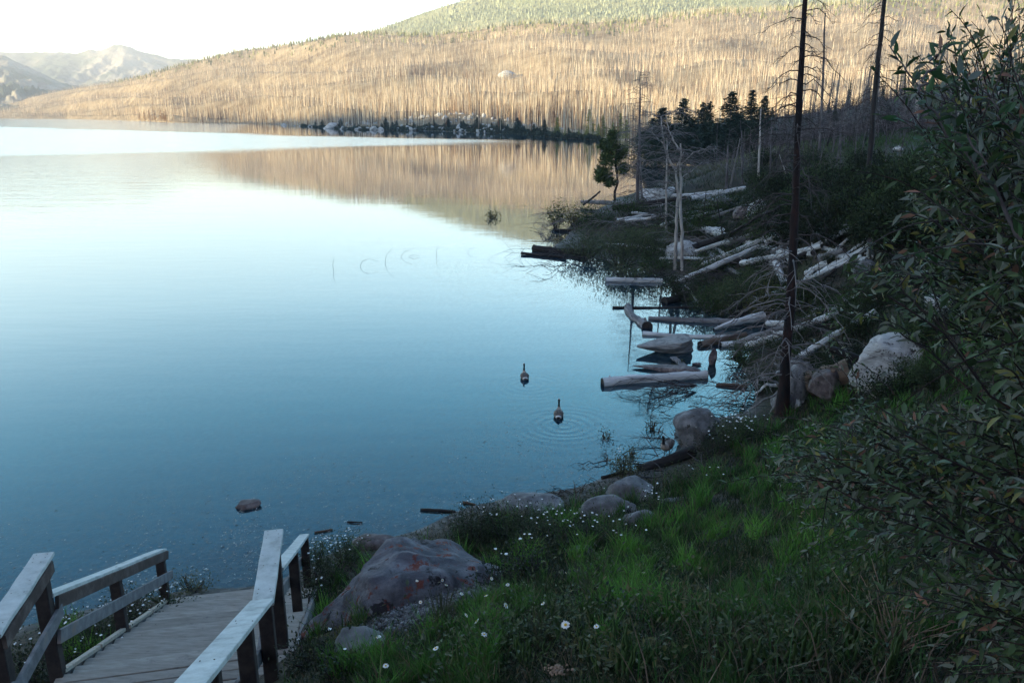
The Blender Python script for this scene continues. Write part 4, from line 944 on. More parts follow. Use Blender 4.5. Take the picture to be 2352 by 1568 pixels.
# rocks of the headland and pale rock on the hill
RM = [rock_mb((2,2,2), 800+k, 3, 8, .15).mesh('rock', M['rock_pale']) for k in range(6)]
for k in range(150):
    if k < 95: x_ = 770+rng.random()*540; t_ = .004+.085*rng.random()
    else: x_ = 640+rng.random()*500; t_ = -.004+.012*rng.random()
    q = hillpt(np.array([x_]), np.array([t_]))[0]; q[2] = max(q[2], 0)+.2
    o = link_mesh('rock', RM[k%6], None, q, (rng.random(),rng.random(),rng.random()*6)); s=.5+1.3*rng.random()**2; o.scale=(s*1.5,s,s*.9)
    tag(o, 'pale block of rock on the far headland', 'rock', 'pale rocks on the far headland')
for k in range(26):
    x_ = 1480+rng.random()*900; t_ = .01+.06*rng.random(); q = hillpt(np.array([x_]), np.array([t_]))[0]
    o = link_mesh('rock', RM[k%6], None, q, (rng.random(),rng.random(),rng.random()*6)); s=.7+1.2*rng.random(); o.scale=(s*1.5,s,s)
    tag(o, 'sunlit pale rock among the burnt trunks above the dim slope', 'rock', 'sunlit rocks among the burnt trunks')
q = hillpt(np.array([1168.]), np.array([.60]))[0]
o = link_mesh('boulder', RM[0], None, q+np.array([0,0,3]), (.1,.2,.5), (15,9,8)); tag(o, 'lone whitish outcrop high on the burnt hillside', 'rock')
q = hillpt(np.array([765.]), np.array([.001]))[0]
o = link_mesh('boulder', RM[3], None, (q[0],q[1],.6), (0,0,.1), (8,4,3)); tag(o, 'largest whitish slab rock at the left end of the headland waterline', 'rock')

# green woods above the burn, as one far-off mass
N = 26000
xs = 700+rng.random(N)*1900; t = rng.random(N)**.8; b = greenpt(xs, t); hg = 6+7*rng.random(N); rr = 1.6+1.2*rng.random(N)
mb = MB(); V=[b+np.stack([np.cos(k*2.1+xs)*rr, np.sin(k*2.1+xs)*rr, 0*rr-.5],-1) for k in range(3)]+[b+np.stack([0*hg,0*hg,hg],-1)]
V = np.stack(V,1); i = np.arange(N)[:,None,None]*4; c = np.array([.24,.27,.17])*(.55+.9*rng.random((N,1)))  # tree greens lightened, haze painted into their colour
mb.add(V.reshape(-1,3), (i+np.array([[0,1,3],[1,2,3],[2,0,3]])[None]).reshape(-1,3), np.repeat(c,4,0))
tag(mb.build('green_forest', M['needle'], smooth=False), kind='stuff', label='green conifer woods on the high hills above the burn', cat='forest')
# the thin green fringe and scattered survivors on the crest of the burn
N = 1500
xs = 250+rng.random(N)*2150; t = 1.0-rng.random(N)**2.2*.10; b = hillpt(xs,t); hg = 4+7*rng.random(N); rr = 1.5+1.2*rng.random(N)
V=[b+np.stack([np.cos(k*2.1+xs)*rr, np.sin(k*2.1+xs)*rr, 0*rr-.5],-1) for k in range(3)]+[b+np.stack([0*hg,0*hg,hg],-1)]
V = np.stack(V,1); i = np.arange(N)[:,None,None]*4; c = np.array([.15,.17,.06])*(.6+.8*rng.random((N,1)))
mb = MB(); mb.add(V.reshape(-1,3), (i+np.array([[0,1,3],[1,2,3],[2,0,3]])[None]).reshape(-1,3), np.repeat(c,4,0))
tag(mb.build('crest_forest', M['needle'], smooth=False), kind='stuff', label='thin fringe of yellow green trees along the crest of the burnt hillside', cat='forest')

# grey brushwood on the dim slope and dark scrub along the headland: masses nobody could count
N = 9000
by = 80+140*rng.random(N); bx = by*(.16+.58*rng.random(N)); bz = H(bx,by); k_ = bz > 2.2+1.2*(by<100); bx,by,bz = bx[k_],by[k_],bz[k_]; N=len(bx)
b = np.stack([bx,by,bz-.1],-1); hg = 1.0+3.2*rng.random(N)**2; top = b+np.stack([rng.normal(0,.18,N)*hg, rng.normal(0,.18,N)*hg, hg],-1)
cc = np.array([.115,.10,.105])*(.25+1.5*rng.random((N,1))**1.5); w = np.stack([.035+.02*rng.random(N),0*hg,0*hg],-1)
mb = MB(); V = np.stack([b-w,b+w,top],1); mb.add(V.reshape(-1,3), np.arange(N*3).reshape(-1,3), np.repeat(cc,3,0))
V = np.stack([b-w[:,[1,0,2]],b+w[:,[1,0,2]],top],1); mb.add(V.reshape(-1,3), np.arange(N*3).reshape(-1,3), np.repeat(cc,3,0))
nb=6; h = .25+.7*rng.random((N,nb)); q = b[:,None]+(top-b)[:,None]*h[...,None]; a = rng.random((N,nb))*2*pi; L = hg[:,None]*(.15+.3*rng.random((N,nb)))
e_ = q+np.stack([np.cos(a)*L,np.sin(a)*L,(rng.random((N,nb))-.1)*L*.9],-1); w2 = np.zeros_like(q); w2[...,2]=.030
T = np.stack([q-w2,q+w2,e_],2).reshape(-1,3); mb.add(T, np.arange(len(T)).reshape(-1,3), np.repeat(cc,nb*3,0))
tag(mb.build('brushwood_undergrowth', M['snag'], smooth=False), kind='stuff', label='grey purple brushwood covering the dim slope behind the knoll', cat='brush')
N = 26000
xs = 690+rng.random(N)*690; t = -.002+.020*rng.random(N)**1.3; b = hillpt(xs,t); b[:,2] = np.maximum(b[:,2],.05)+rng.random(N)**1.5*1.6*(.5+.5*np.sin(xs*.21)*np.sin(xs*.057))
d1 = rng.standard_normal((N,3))*.35; d2 = rng.standard_normal((N,3))*.28; cc = np.array([.045,.055,.035])*(.5+1.1*rng.random((N,1)))
T = np.stack([b-d1,b+d1,b+d2],1).reshape(-1,3); mb = MB(); mb.add(T, np.arange(len(T)).reshape(-1,3), np.repeat(cc,3,0))
tag(mb.build('shore_undergrowth', M['needle'], smooth=False), kind='stuff', label='dark low scrub along the far headland waterline', cat='scrub')
# ------------------------------------------------------------ leaves, shrubs, grass
def norm(v): return v/(np.linalg.norm(v,axis=-1,keepdims=True)+1e-9)
def leaf4(mb, p, d, L, W, col, rng, fold=.35):
    N = len(p); d = norm(d); r = norm(np.cross(d, rng.standard_normal((N,3))*.5+np.array([0,0,1.0]))); n = norm(np.cross(r, d))
    L = np.broadcast_to(L,N)[:,None]; W = np.broadcast_to(W,N)[:,None]
    V = np.stack([p, p+d*L*.45+r*W*.5+n*W*fold*.5, p+d*L-n*L*.12, p+d*L*.45-r*W*.5+n*W*fold*.5],1)
    i = np.arange(N)[:,None,None]*4
    mb.add(V.reshape(-1,3), (i+np.array([[0,1,2],[0,2,3]])[None]).reshape(-1,3), np.repeat(col,4,0))
def leaf8(mb, p, d, L, W, col, rng, droop=.25):
    N = len(p); d = norm(d); up = rng.standard_normal((N,3))*.55+np.array([0,0,1.0]); r = norm(np.cross(d, up)); n = norm(np.cross(r, d))
    L = np.broadcast_to(L,N)[:,None]; W = np.broadcast_to(W,N)[:,None]; dr = droop*(rng.random((N,1))*1.6-.3)
    def mid(s): return p+d*L*s-n*L*dr*s*s
    m0,m1,m2,m3 = mid(0),mid(.33),mid(.68),mid(1.0); e = n*W*.18
    V = np.stack([m0,m1,m2,m3, m1+r*W*.46+e, m2+r*W*.36+e, m1-r*W*.46+e, m2-r*W*.36+e],1); i = np.arange(N)[:,None,None]*8
    mb.add(V.reshape(-1,3), (i+np.array([[0,4,1],[2,5,3],[0,1,6],[2,3,7]])[None]).reshape(-1,3), np.repeat(col,8,0))
    base = mb.n-N*8
    mb.F.setdefault(4,[]).append((i+np.array([[1,4,5,2],[6,1,2,7]])[None]).reshape(-1,4)+base)
GREENS = {'sage':((.050,.075,.040),(.115,.135,.070)), 'dark':((.018,.030,.014),(.045,.062,.026)), 'mid':((.030,.055,.020),(.075,.110,.040)), 'olive':((.060,.065,.025),(.13,.13,.05)), 'black':((.010,.015,.009),(.026,.036,.017))}
def mixcol(key, N, rng):
    a, b = GREENS[key]; u = rng.random((N,1)); return np.array(a)*(1-u)+np.array(b)*u
def shrub_parts(w, d, h, nleaf, ll, key, seed, flowers=0, stems=14, fl=.02):
    rng = np.random.default_rng(seed); st_ = MB(); lf = MB(); tips = []
    PP=[];DD=[]
    for k in range(stems):
        a = rng.random()*2*pi; rr = rng.random()**.5; tip = np.array([cos(a)*w*.5*rr, sin(a)*d*.5*rr, h*(.45+.55*rng.random())*(1.05-.45*rr*rr)])
        b_ = np.array([tip[0]*.25, tip[1]*.25, -.1]); pts = curve_pts(b_, tip, [tip[0]*.1, tip[1]*.1, h*.08], 8, rng, .02*h)
        tube(st_, pts, np.linspace(.012,.004,8)*(1+h*.4), 4, cap=False)
        m = max(3, nleaf//stems); s = .22+.78*rng.random(m)**.7; i = np.minimum((s*7).astype(int),6); f = (s*7-i)[:,None]
        q = pts[i]*(1-f)+pts[i+1]*f; sp = (.10+.16*h)*(.4+.6*s[:,None]); q = q+rng.standard_normal((m,3))*sp*np.array([w/(w+h)*1.5, d/(d+h)*1.5, .8])
        q[:,2] = np.maximum(q[:,2], .01)
        dd = norm(q-pts[i])+rng.standard_normal((m,3))*.7+np.array([0,0,.2]); PP.append(q); DD.append(dd)
    p = np.vstack(PP); d_ = np.vstack(DD); N=len(p)
    leaf4(lf, p, d_, ll*(.7+.6*rng.random(N)), ll*(.38+.2*rng.random(N)), mixcol(key,N,rng), rng)
    fm = None
    if flowers:
        fm = MB(); zc = p[:,2]; idx = np.argsort(-zc-.3*rng.random(N))[:max(flowers*4,8)]; idx = rng.choice(idx, min(flowers,len(idx)), replace=False)
        for q in p[idx]+np.array([0,0,.03]):
            c = q+rng.standard_normal(3)*.01; th = rng.random()*6; s = fl*(.7+.6*rng.random())
            fm.add([c+np.array([cos(th+k*pi/3)*s, sin(th+k*pi/3)*s, .25*s*rng.normal()]) for k in range(6)], [[0,1,2,3,4,5]])
    return st_, lf, fm
def shrub(label, p, w, d, h, nleaf, ll, key, seed, flowers=0, name='shrub', group=None, matl='leaf', cat='shrub', stems=14, fl=.02):
    st_, lf, fm = shrub_parts(w,d,h,nleaf,ll,key,seed,flowers,stems,fl); e = empty(name, p); tag(e, label, cat, group)
    st_.build('stem', M['twig_dark'], e); lf.build('foliage', M[matl], e, smooth=False)
    if fm: fm.build('blossom', M['petal'], e, smooth=False)
    return e
def SP(label, x, y, wpx, hpx, key, seed, dens=1.0, flowers=0, z=None, dd=.8, fl=None, **k):
    """shrub whose foot is at a picture point, sized from picture measures"""
    p = at_px(x,y,z); dist = np.dot(p-EYE,F_); w = wpx*dist/FPX; h = hpx*dist/FPX*1.05; ll = max(.045, 4.6*dist/FPX)
    n = int(dens*min(2600, max(300, w*h/(ll*ll)*5.5)))
    return shrub(label, p, w, w*dd, h, n, ll, key, seed, flowers, stems=int(10+w*6) if w<5 else 36, fl=fl or max(.018, 2.3*dist/FPX), **k)
# water edge willows of the spit
for k,(lab,x,y,w,h,key,dn) in enumerate([
 ('leafy sapling standing in the water farthest out from the spit',1277,522,44,62,'mid',1),
 ('small round shrub beside the leafy sapling in the water',1318,520,46,46,'olive',1),
 ('dark shrub in the water under the driftwood trunk',1368,524,90,56,'mid',1.1),
 ('broad grey green willow bush on the spit tip behind the black log',1345,590,120,62,'sage',1.1),
 ('pale grey green willow bush in the middle of the spit',1425,606,150,92,'sage',1.4),
 ('grey green willow bush left of the slim white tree',1500,600,110,80,'sage',1.2),
 ('low willow spray hanging over the pale straight floating log',1440,640,110,40,'sage',.8),
 ('low dark willow near the pale round boulder foot',1508,625,90,44,'mid',1),
 ('dense bush right of the pale round boulder',1625,640,110,60,'mid',1.2),
 ('dark bush at the inlet under the twin pale trunks',1575,690,120,62,'dark',1.3),
 ('bush over the dark stubby log end',1640,720,110,70,'mid',1.2),
 ('wide feathery bush at the water right of the inlet',1700,722,130,96,'sage',1.4),
 ('brown green bush between the snag and the feathery bush',1755,730,90,80,'olive',1.2),
 ('bush under the smooth pale pole log',1735,660,110,50,'mid',1.1),
 ('small leafy plant at the water left of the snag foot',1712,835,95,50,'mid',1.2),
 ('dark bush against the snag foot by the stump',1752,905,80,62,'dark',1.2),
 ('green bush above the white horizontal log',1600,545,120,62,'mid',1.2),
 ('bush left of the stout pale log',1560,520,110,60,'dark',1.2),
 ('grassy bush under the flat blue grey rock',1480,560,120,40,'sage',1.1),
 ('low shrub below the capped block rock',1440,500,90,40,'mid',1.0),
 ('green shrub below the white egg shaped rock',1700,560,120,60,'dark',1.2),
 ('dark shrub right of the white egg shaped rock',1800,540,130,70,'black',1.2),
 ('low shrub on the slope beneath the green knoll',1640,500,110,50,'mid',1.1),
 ('shrub behind the pale plank like logs',1700,600,80,40,'mid',1.0),
 ('bush at the low end of the arched log',1835,700,110,80,'mid',1.2),
 ('green bush behind the level pale log',1850,775,120,60,'dark',1.2),
 ]): SP(lab,x,y,w,h,key,1000+k,dn,matl='leaf_far')
SP('tiny leafy weed tuft floating alone in the lake',1130,500,36,16,'olive',1090,.6,z=0)
# near shore shrubs with small white flowers
for k,(lab,x,y,w,h,key,dn,fl) in enumerate([
 ('dark flowering shrub just right of the lichened boulder top',1085,1255,110,85,'dark',1.6,14),
 ('dark flowering shrub with a leafy tip by the flat washed rock',1165,1240,110,95,'dark',1.6,22),
 ('dark shrub dotted with white flowers in front of the flat washed rock',1245,1260,120,75,'dark',1.6,34),
 ('dark flower dotted shrub in front of the low blocky rock',1335,1262,120,70,'dark',1.6,40),
 ('leafy shrub with white blooms at the foot of the blocky rock',1420,1250,90,50,'mid',1.3,18),
 ('brownish dark shrub above the small pale rock',1215,1325,130,70,'black',1.6,8),
 ('dark heathery shrub right of the lichened boulder foot',1150,1345,90,50,'black',1.4,5),
 ('white flower heads on a leafy plant right of the peaked boulder',1495,1180,60,55,'mid',1.2,26),
 ('green shrub full of white flowers right of the rounded boulder',1690,1015,100,66,'mid',1.5,90),
 ('darker flowering shrub below the rounded boulder',1640,1040,90,34,'dark',1.2,14),
 ('low leafy weed patch left of the goose log end',1432,1090,74,48,'olive',1.1,4),
 ('low weeds on the mud bar beyond the small pool',1610,1110,150,34,'mid',1.2,10),
 ('dark shore weeds in the twig heap',1385,1150,70,36,'dark',1.0,5),
 ('flowering clump behind the right handrail',735,1300,70,55,'mid',1.3,34),
 ('bright flowering clump left of the lichened boulder',795,1290,90,62,'mid',1.5,40),
 ('dark shrub between the right handrail and the boulder',740,1345,80,60,'dark',1.4,12),
 ('dark flowering growth at the boulder flank',715,1390,60,70,'dark',1.3,10),
 ('white flowering clump beyond the left handrail middle post',215,1480,150,60,'dark',1.6,80),
 ('white flowering clump against the stair kerb',300,1435,120,56,'dark',1.5,60),
 ('small flowering clump at the bottom of the stair kerb',385,1395,70,44,'mid',1.2,26),
 ('dark ferny growth along the right stringer of the landing',720,1520,110,60,'dark',1.4,3),
 ('low dark weeds between the stairway and the angular stone',790,1555,110,50,'black',1.4,2),
 ('dark weeds at the waterline left of the lowest step',440,1352,80,34,'olive',1.0,4),
 ('thin weeds in the shallows behind the middle rail',300,1385,110,32,'olive',.7,6),
 ('dark thicket under the near left handrail',90,1560,150,90,'dark',1.6,20),
 ('dark growth below the tilted left middle rail',235,1550,120,70,'black',1.5,10)]):
    SP(lab,x,y,w,h,key,1200+k,dn,flowers=int(fl*.5)+1)
# low dark bushes carpeting the slope below the knoll
rng = np.random.default_rng(21)
SB = []
for k in range(5):
    s_,l_,_f = shrub_parts(2.4,2.2,1.1,1100,.13,['black','dark','dark','mid','black'][k],1500+k,0,18); SB.append((s_.mesh('stem',M['twig_dark']), l_.mesh('foliage',M['leaf_far'],False)))
for k in range(85):
    x_, y_ = 1740+420*rng.random(), 375+190*rng.random(); p = G(x_,y_)
    e = empty('shrub', p, rng.random()*6); s = .8+.7*rng.random(); tag(e, ('broad' if s > 1.15 else 'small')+' low dark bush in the thicket on the slope below the knoll', 'shrub', 'low dark bushes on the slope below the knoll')
    q = SB[rng.integers(5)]; link_mesh('stem',q[0],e,sc=(s,s,s)); link_mesh('foliage',q[1],e,sc=(s,s,s))
for k in range(70):
    x_, y_ = 1600+560*rng.random(), 600+330*rng.random()
    p = G(x_,y_)
    if p[2] < .35: continue
    e = empty('shrub', p, rng.random()*6); s = .35+.35*rng.random(); tag(e, ('wider' if s > .52 else 'tiny')+' low bush among the stranded logs on the bank', 'shrub', 'low bushes among the stranded logs')
    q = SB[1+rng.integers(4)]; link_mesh('stem',q[0],e,sc=(s,s,s)); link_mesh('foliage',q[1],e,sc=(s,s,s))

# ------------------------------------------------------------ grass
def nz2(x, y, s, o): return np.array([mnoise.noise(Vector((a*s, b*s, o))) for a, b in zip(x, y)])
def grass(name, label, x, y, hgt, wid, col, lean, rng):
    N = len(x); z = H(x,y); b = np.stack([x,y,z-.03],-1); a = rng.random(N)*2*pi; a2 = rng.random(N)*2*pi
    r = np.stack([np.cos(a),np.sin(a),0*a],-1)*wid[:,None]*.5; l = np.stack([np.cos(a2),np.sin(a2),0*a],-1)*(lean*hgt)[:,None]
    up = np.array([0,0,1.0])*hgt[:,None]
    V = np.stack([b-r, b+r, b+up*.55+l*.35+r*.8, b+up*.55+l*.35-r*.8, b+up*(.95)+l],1); i = np.arange(N)[:,None]*5
    mb = MB(); mb.add(V.reshape(-1,3), i+np.array([[0,1,2,3]]), np.repeat(col,5,0)); mb.F.setdefault(3,[]).append(i+np.array([[3,2,4]]))
    return tag(mb.build(name, M['grass'], smooth=False), label, 'grass', None, 'stuff')
rng = np.random.default_rng(31)
BX, BY = b_xy = (P(930,1400,z=3.0)[0]-.05, P(930,1400,z=3.0)[1]+.85)
N = 400000
r_ = 2.2+21*rng.random(N)**1.45; a_ = np.radians(-34+76*rng.random(N)); x = np.sin(a_)*r_; y = np.cos(a_)*r_
q = np.stack([x,y],-1)-L0; s_ = q@su; w_ = q@sv_
keep = ~((w_>-.25)&(w_<WID+.20))
keep &= ((x-BX)/1.25)**2+((y-BY)/.80)**2 > 1
gr = P(900,1440,z=3.35); gr2 = P(1060,1350,z=3.3)
def dist_seg(x,y,a,b):
    d = b-a; t = np.clip(((x-a[0])*d[0]+(y-a[1])*d[1])/(d@d),0,1); return np.hypot(x-a[0]-t*d[0], y-a[1]-t*d[1])
dg = dist_seg(x,y,gr[:2],gr2[:2]); keep &= (dg > .42+.25*rng.random(N))
x,y,dg = x[keep],y[keep],dg[keep]; z = H(x,y); k_ = z > .34+.15*rng.random(len(z)); x,y,dg = x[k_],y[k_],dg[k_]; N=len(x)
cl = nz2(x,y,.9,1); c2 = nz2(x,y,2.6,5); c3 = nz2(x,y,.35,8)
keep = rng.random(N) < np.clip(.52+1.5*c2+.6*cl,.10,1); x,y,cl,c2,c3,dg = [v[keep] for v in (x,y,cl,c2,c3,dg)]; N=len(x)
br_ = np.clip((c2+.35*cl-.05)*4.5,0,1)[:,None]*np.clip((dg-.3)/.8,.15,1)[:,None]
shade_ = np.clip((x-.6+.4*y*0)/3.2,0,1)[:,None]*np.clip((9-y)/6,0,1)[:,None]  # darkens tufts at the lower right: shade put into the grass colour
br_ = br_*(1-.8*shade_)*(.25+1.5*np.clip(.45+1.5*nz2(x,y,1.3,17),0,1)[:,None])*.85
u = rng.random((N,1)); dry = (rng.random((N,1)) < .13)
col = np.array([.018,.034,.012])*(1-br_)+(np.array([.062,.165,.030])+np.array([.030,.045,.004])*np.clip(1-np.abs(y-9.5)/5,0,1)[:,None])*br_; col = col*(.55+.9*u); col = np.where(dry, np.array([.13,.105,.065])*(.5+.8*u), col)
hg = 1.25*(.05+.09*rng.random(N)+.20*br_[:,0]*rng.random(N)**.7)*(1+.15*c3)*np.clip(.6+.05*y,.6,1.3); hg *= np.clip((dg+.15)/.8,.4,1)
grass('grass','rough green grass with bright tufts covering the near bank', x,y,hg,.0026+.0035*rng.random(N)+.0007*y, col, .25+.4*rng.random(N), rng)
# short dark under-growth between the tufts
N = 150000; r_ = 2.2+20*rng.random(N)**1.5; a_ = np.radians(-34+76*rng.random(N)); x = np.sin(a_)*r_; y = np.cos(a_)*r_
q = np.stack([x,y],-1)-L0; s_ = q@su; w_ = q@sv_; keep = ~((w_>-.2)&(w_<WID+.08))&(((x-BX)/1.35)**2+((y-BY)/.85)**2 > 1)&(dist_seg(x,y,gr[:2],gr2[:2])>.3+.4*rng.random(N)); x,y=x[keep],y[keep]; z=H(x,y); k_=z>.03; x,y=x[k_],y[k_]; N=len(x)
u = rng.random((N,1)); ty = rng.random((N,1)); col = np.where(ty<.55,np.array([.022,.038,.014]),np.where(ty<.8,np.array([.060,.050,.032]),np.array([.13,.105,.07])))*(.5+.9*u)
grass('low_grass','short dark grass and dry litter between the bright tufts', x,y,.025+.07*rng.random(N),.004+.004*rng.random(N)+.0007*y, col, .5+1.2*rng.random(N), rng)
# long single blades and dry stalks low on the right
N = 1500; r_ = 2.4+4*rng.random(N); a_ = np.radians(10+30*rng.random(N)); x = np.sin(a_)*r_; y = np.cos(a_)*r_
u = rng.random((N,1)); dry = rng.random((N,1)) < .45
col = np.where(dry, np.array([.15,.11,.085])*(.4+.9*u), np.array([.035,.10,.025])*(.5+u))
grass('tall_grass','long arching blades and dry stalks on the shaded right bank', x,y,.14+.30*rng.random(N)**2,.004+.004*rng.random(N), col, .3+.6*rng.random(N), rng)
# knoll grass
N = 90000; y = 22+100*rng.random(N)**.9; x = y*(.14+.55*rng.random(N)); z = H(x,y); k_ = z > .5; x,y,z = x[k_],y[k_],z[k_]; N=len(x)
cl = nz2(x,y,.10,3); c2 = nz2(x,y,.35,4); keep = rng.random(N) < np.clip(.55+.9*cl+.7*c2,.1,1); x,y,z,cl,c2 = [v[keep] for v in (x,y,z,cl,c2)]; N=len(x)
gm = np.clip((z-2.6)/1.2,0,1)[:,None]*np.clip((y-45)/15,0,1)[:,None]*np.clip(.9+1.6*cl[:,None],.1,1); pale = np.clip(1-np.abs(x-27)/7,0,1)[:,None]*np.clip((y-70)/15,0,1)[:,None]
u = rng.random((N,1)); col = (np.array([.020,.030,.014])*(1-gm)+np.array([.045,.088,.024])*gm); col = col*(1-pale)+np.array([.17,.17,.11])*pale; col = col*(.6+.8*u)
grass('knoll_grass','green grass covering the knoll and the slope beneath it', x,y,.20+.35*rng.random(N),.02+.00055*y, col, .3+.5*rng.random(N), rng)
# pebbles of the worn patch by the boulder
rng = np.random.default_rng(41); pv, pf = ico(1); N = 4200; k=rng.random(N)
a0, a1 = gr[:2], gr2[:2]; c_ = a0[None]*(1-k[:,None])+a1[None]*k[:,None]+rng.standard_normal((N,2))*.36
z = H(c_[:,0],c_[:,1]); s = (.006+.018*rng.random(N)**3)[:,None,None]; V = pv[None]*s*(.6+.8*rng.random((N,1,3)))+np.c_[c_,z+.012][:,None]
mb = MB(); mb.add(V.reshape(-1,3), (np.arange(N)[:,None,None]*len(pv)+pf[None]).reshape(-1,3), np.repeat(np.ones((N,3))*(.18+.75*rng.random((N,1))**1.5),len(pv),0))
tag(mb.build('gravel', M['pebble']), 'loose gravel in the worn patch at the foot of the lichened boulder', 'gravel', None, 'stuff')
# specks of pollen, bark and scum on the shallow water
N = 4200; i_ = rng.integers(3, 17, N); k = rng.random((N,1)); p = SH[i_]*(1-k)+SH[i_+1]*k; d = SH[i_+1]-SH[i_]; nn = np.stack([-d[:,1],d[:,0]],-1); nn = norm(nn); p = p+nn*(rng.random((N,1))**1.8*4.5)+rng.standard_normal((N,2))*.3
z = H(p[:,0],p[:,1]); k_ = z < -.01; p = p[k_]; N=len(p); s = (.006+.022*rng.random(N)**3)[:,None]; a = rng.random(N)*6.28; e1 = np.stack([np.cos(a),np.sin(a),0*a],-1)*s*1.6; e2 = np.stack([-np.sin(a),np.cos(a),0*a],-1)*s*.6
c = np.c_[p,np.full(N,.005)]; V = np.stack([c-e1,c-e2,c+e1,c+e2],1); cc = np.where(rng.random((N,1))<.93, np.array([.58,.60,.58]), np.array([.05,.035,.03]))*(.5+.7*rng.random((N,1)))
mb = MB(); mb.add(V.reshape(-1,3), np.arange(N*4).reshape(-1,4), np.repeat(cc,4,0)); tag(mb.build('floating_litter', M['speck'], smooth=False), 'pale specks and bark flakes floating on the shallow water', 'litter', None, 'stuff')

# ------------------------------------------------------------ foreground willow
WILL = [(2.6,2.9),(2.9,2.2),(3.1,4.2),(3.7,3.6),(2.0,1.7),(4.3,5.2),(3.6,6.0),(2.3,2.6)]
WL = ['willow shrub with long leafy shoots in front of the sunlit slope','willow shrub filling the upper right corner of the view','willow shrub whose shoots hang over the big stump','tall willow shrub behind the nearest ones beside the white boulder',
 'nearest willow shrub with large dim leaves at the lower right','outermost willow shrub toward the stranded logs','willow shrub with greyish leaves above the bright grass','low willow shrub spreading pinkish leaves over the grass']
poly = np.array([(2075,95),(2150,70),(2210,40),(2300,-30),(2420,-40),(2420,1600),(2000,1600),(1930,1430),(1860,1330),(1790,1190),(1750,1040),(1850,950),(1880,860),(1860,740),(1900,640),(1990,560),(2060,480),(2090,380),(2110,250),(2060,150)],float)
def inpoly(x,y):
    c=False; n=len(poly)
    for i in range(n):
        a=poly[i]; b=poly[i-1]
        if (a[1]>y)!=(b[1]>y) and x < (b[0]-a[0])*(y-a[1])/(b[1]-a[1])+a[0]: c = not c
    return c
rng = np.random.default_rng(51)
WS = [MB() for _ in WILL]; WF = [MB() for _ in WILL]; WB = [empty('willow_shrub', (a,b_,Hf(a,b_))) for a,b_ in WILL]
for e,l in zip(WB,WL): tag(e,l,'shrub','willow shrubs at the viewer side of the bank')
def inclear(pts):
    d = pts-EYE; dep_ = d@F_; u = 1176+FPX*(d@R_)/dep_; v = 784-FPX*(d@U_)/dep_
    return ((u>1935)&(u<2215)&(v>745)&(v<925)) | ((u>1840)&(u<1950)&(v>800)&(v<930))
LIMB = []
for k,(a_,c_) in enumerate(WILL):
    b_ = np.array([a_,c_,Hf(a_,c_)]); LP = []
    for j in range(8):
        el = .5+(.8 if k != 4 else .5)*(j+.5)/8; az = pi+rng.normal()*.6; L = (1.0+.55*rng.random())*(1.25 if el > .9 else 1)
        d_ = np.array([cos(az)*cos(el), sin(az)*cos(el), sin(el)]); tip = b_+d_*L; t = np.linspace(0,1,10)[:,None]
        pts = b_*(1-t)**2+2*(b_*.5+tip*.5+np.array([0.1,0,.25]))*t*(1-t)+tip*t*t; pts[1:-1]+=rng.standard_normal((8,3))*.015; gz = H(pts[:,0],pts[:,1])+.05; pts[:,2] = np.maximum(pts[:,2], gz)
        tube(WS[k], pts-b_, np.linspace(.008,.002,10), 5, cap=False); LP.append(pts[2:])
        m = 30; s = .25+.75*rng.random(m)*.999; i = np.minimum((s*9).astype(int),8); f = (s*9-i)[:,None]; q = pts[i]*(1-f)+pts[i+1]*f; tg = norm(pts[i+1]-pts[i]); sd = norm(np.cross(tg, rng.standard_normal((m,3)))); L_ = .055*(.5+.8*rng.random(m)); u = rng.random((m,1))
        ok_ = ~inclear(q); q,tg,sd,L_,u = q[ok_],tg[ok_],sd[ok_],L_[ok_],u[ok_]
        leaf8(WF[k], q-b_, tg*.6+sd, L_, L_*.35, np.array([.05,.088,.038])*(.6+.9*u), rng)
    LIMB.append(np.vstack(LP))
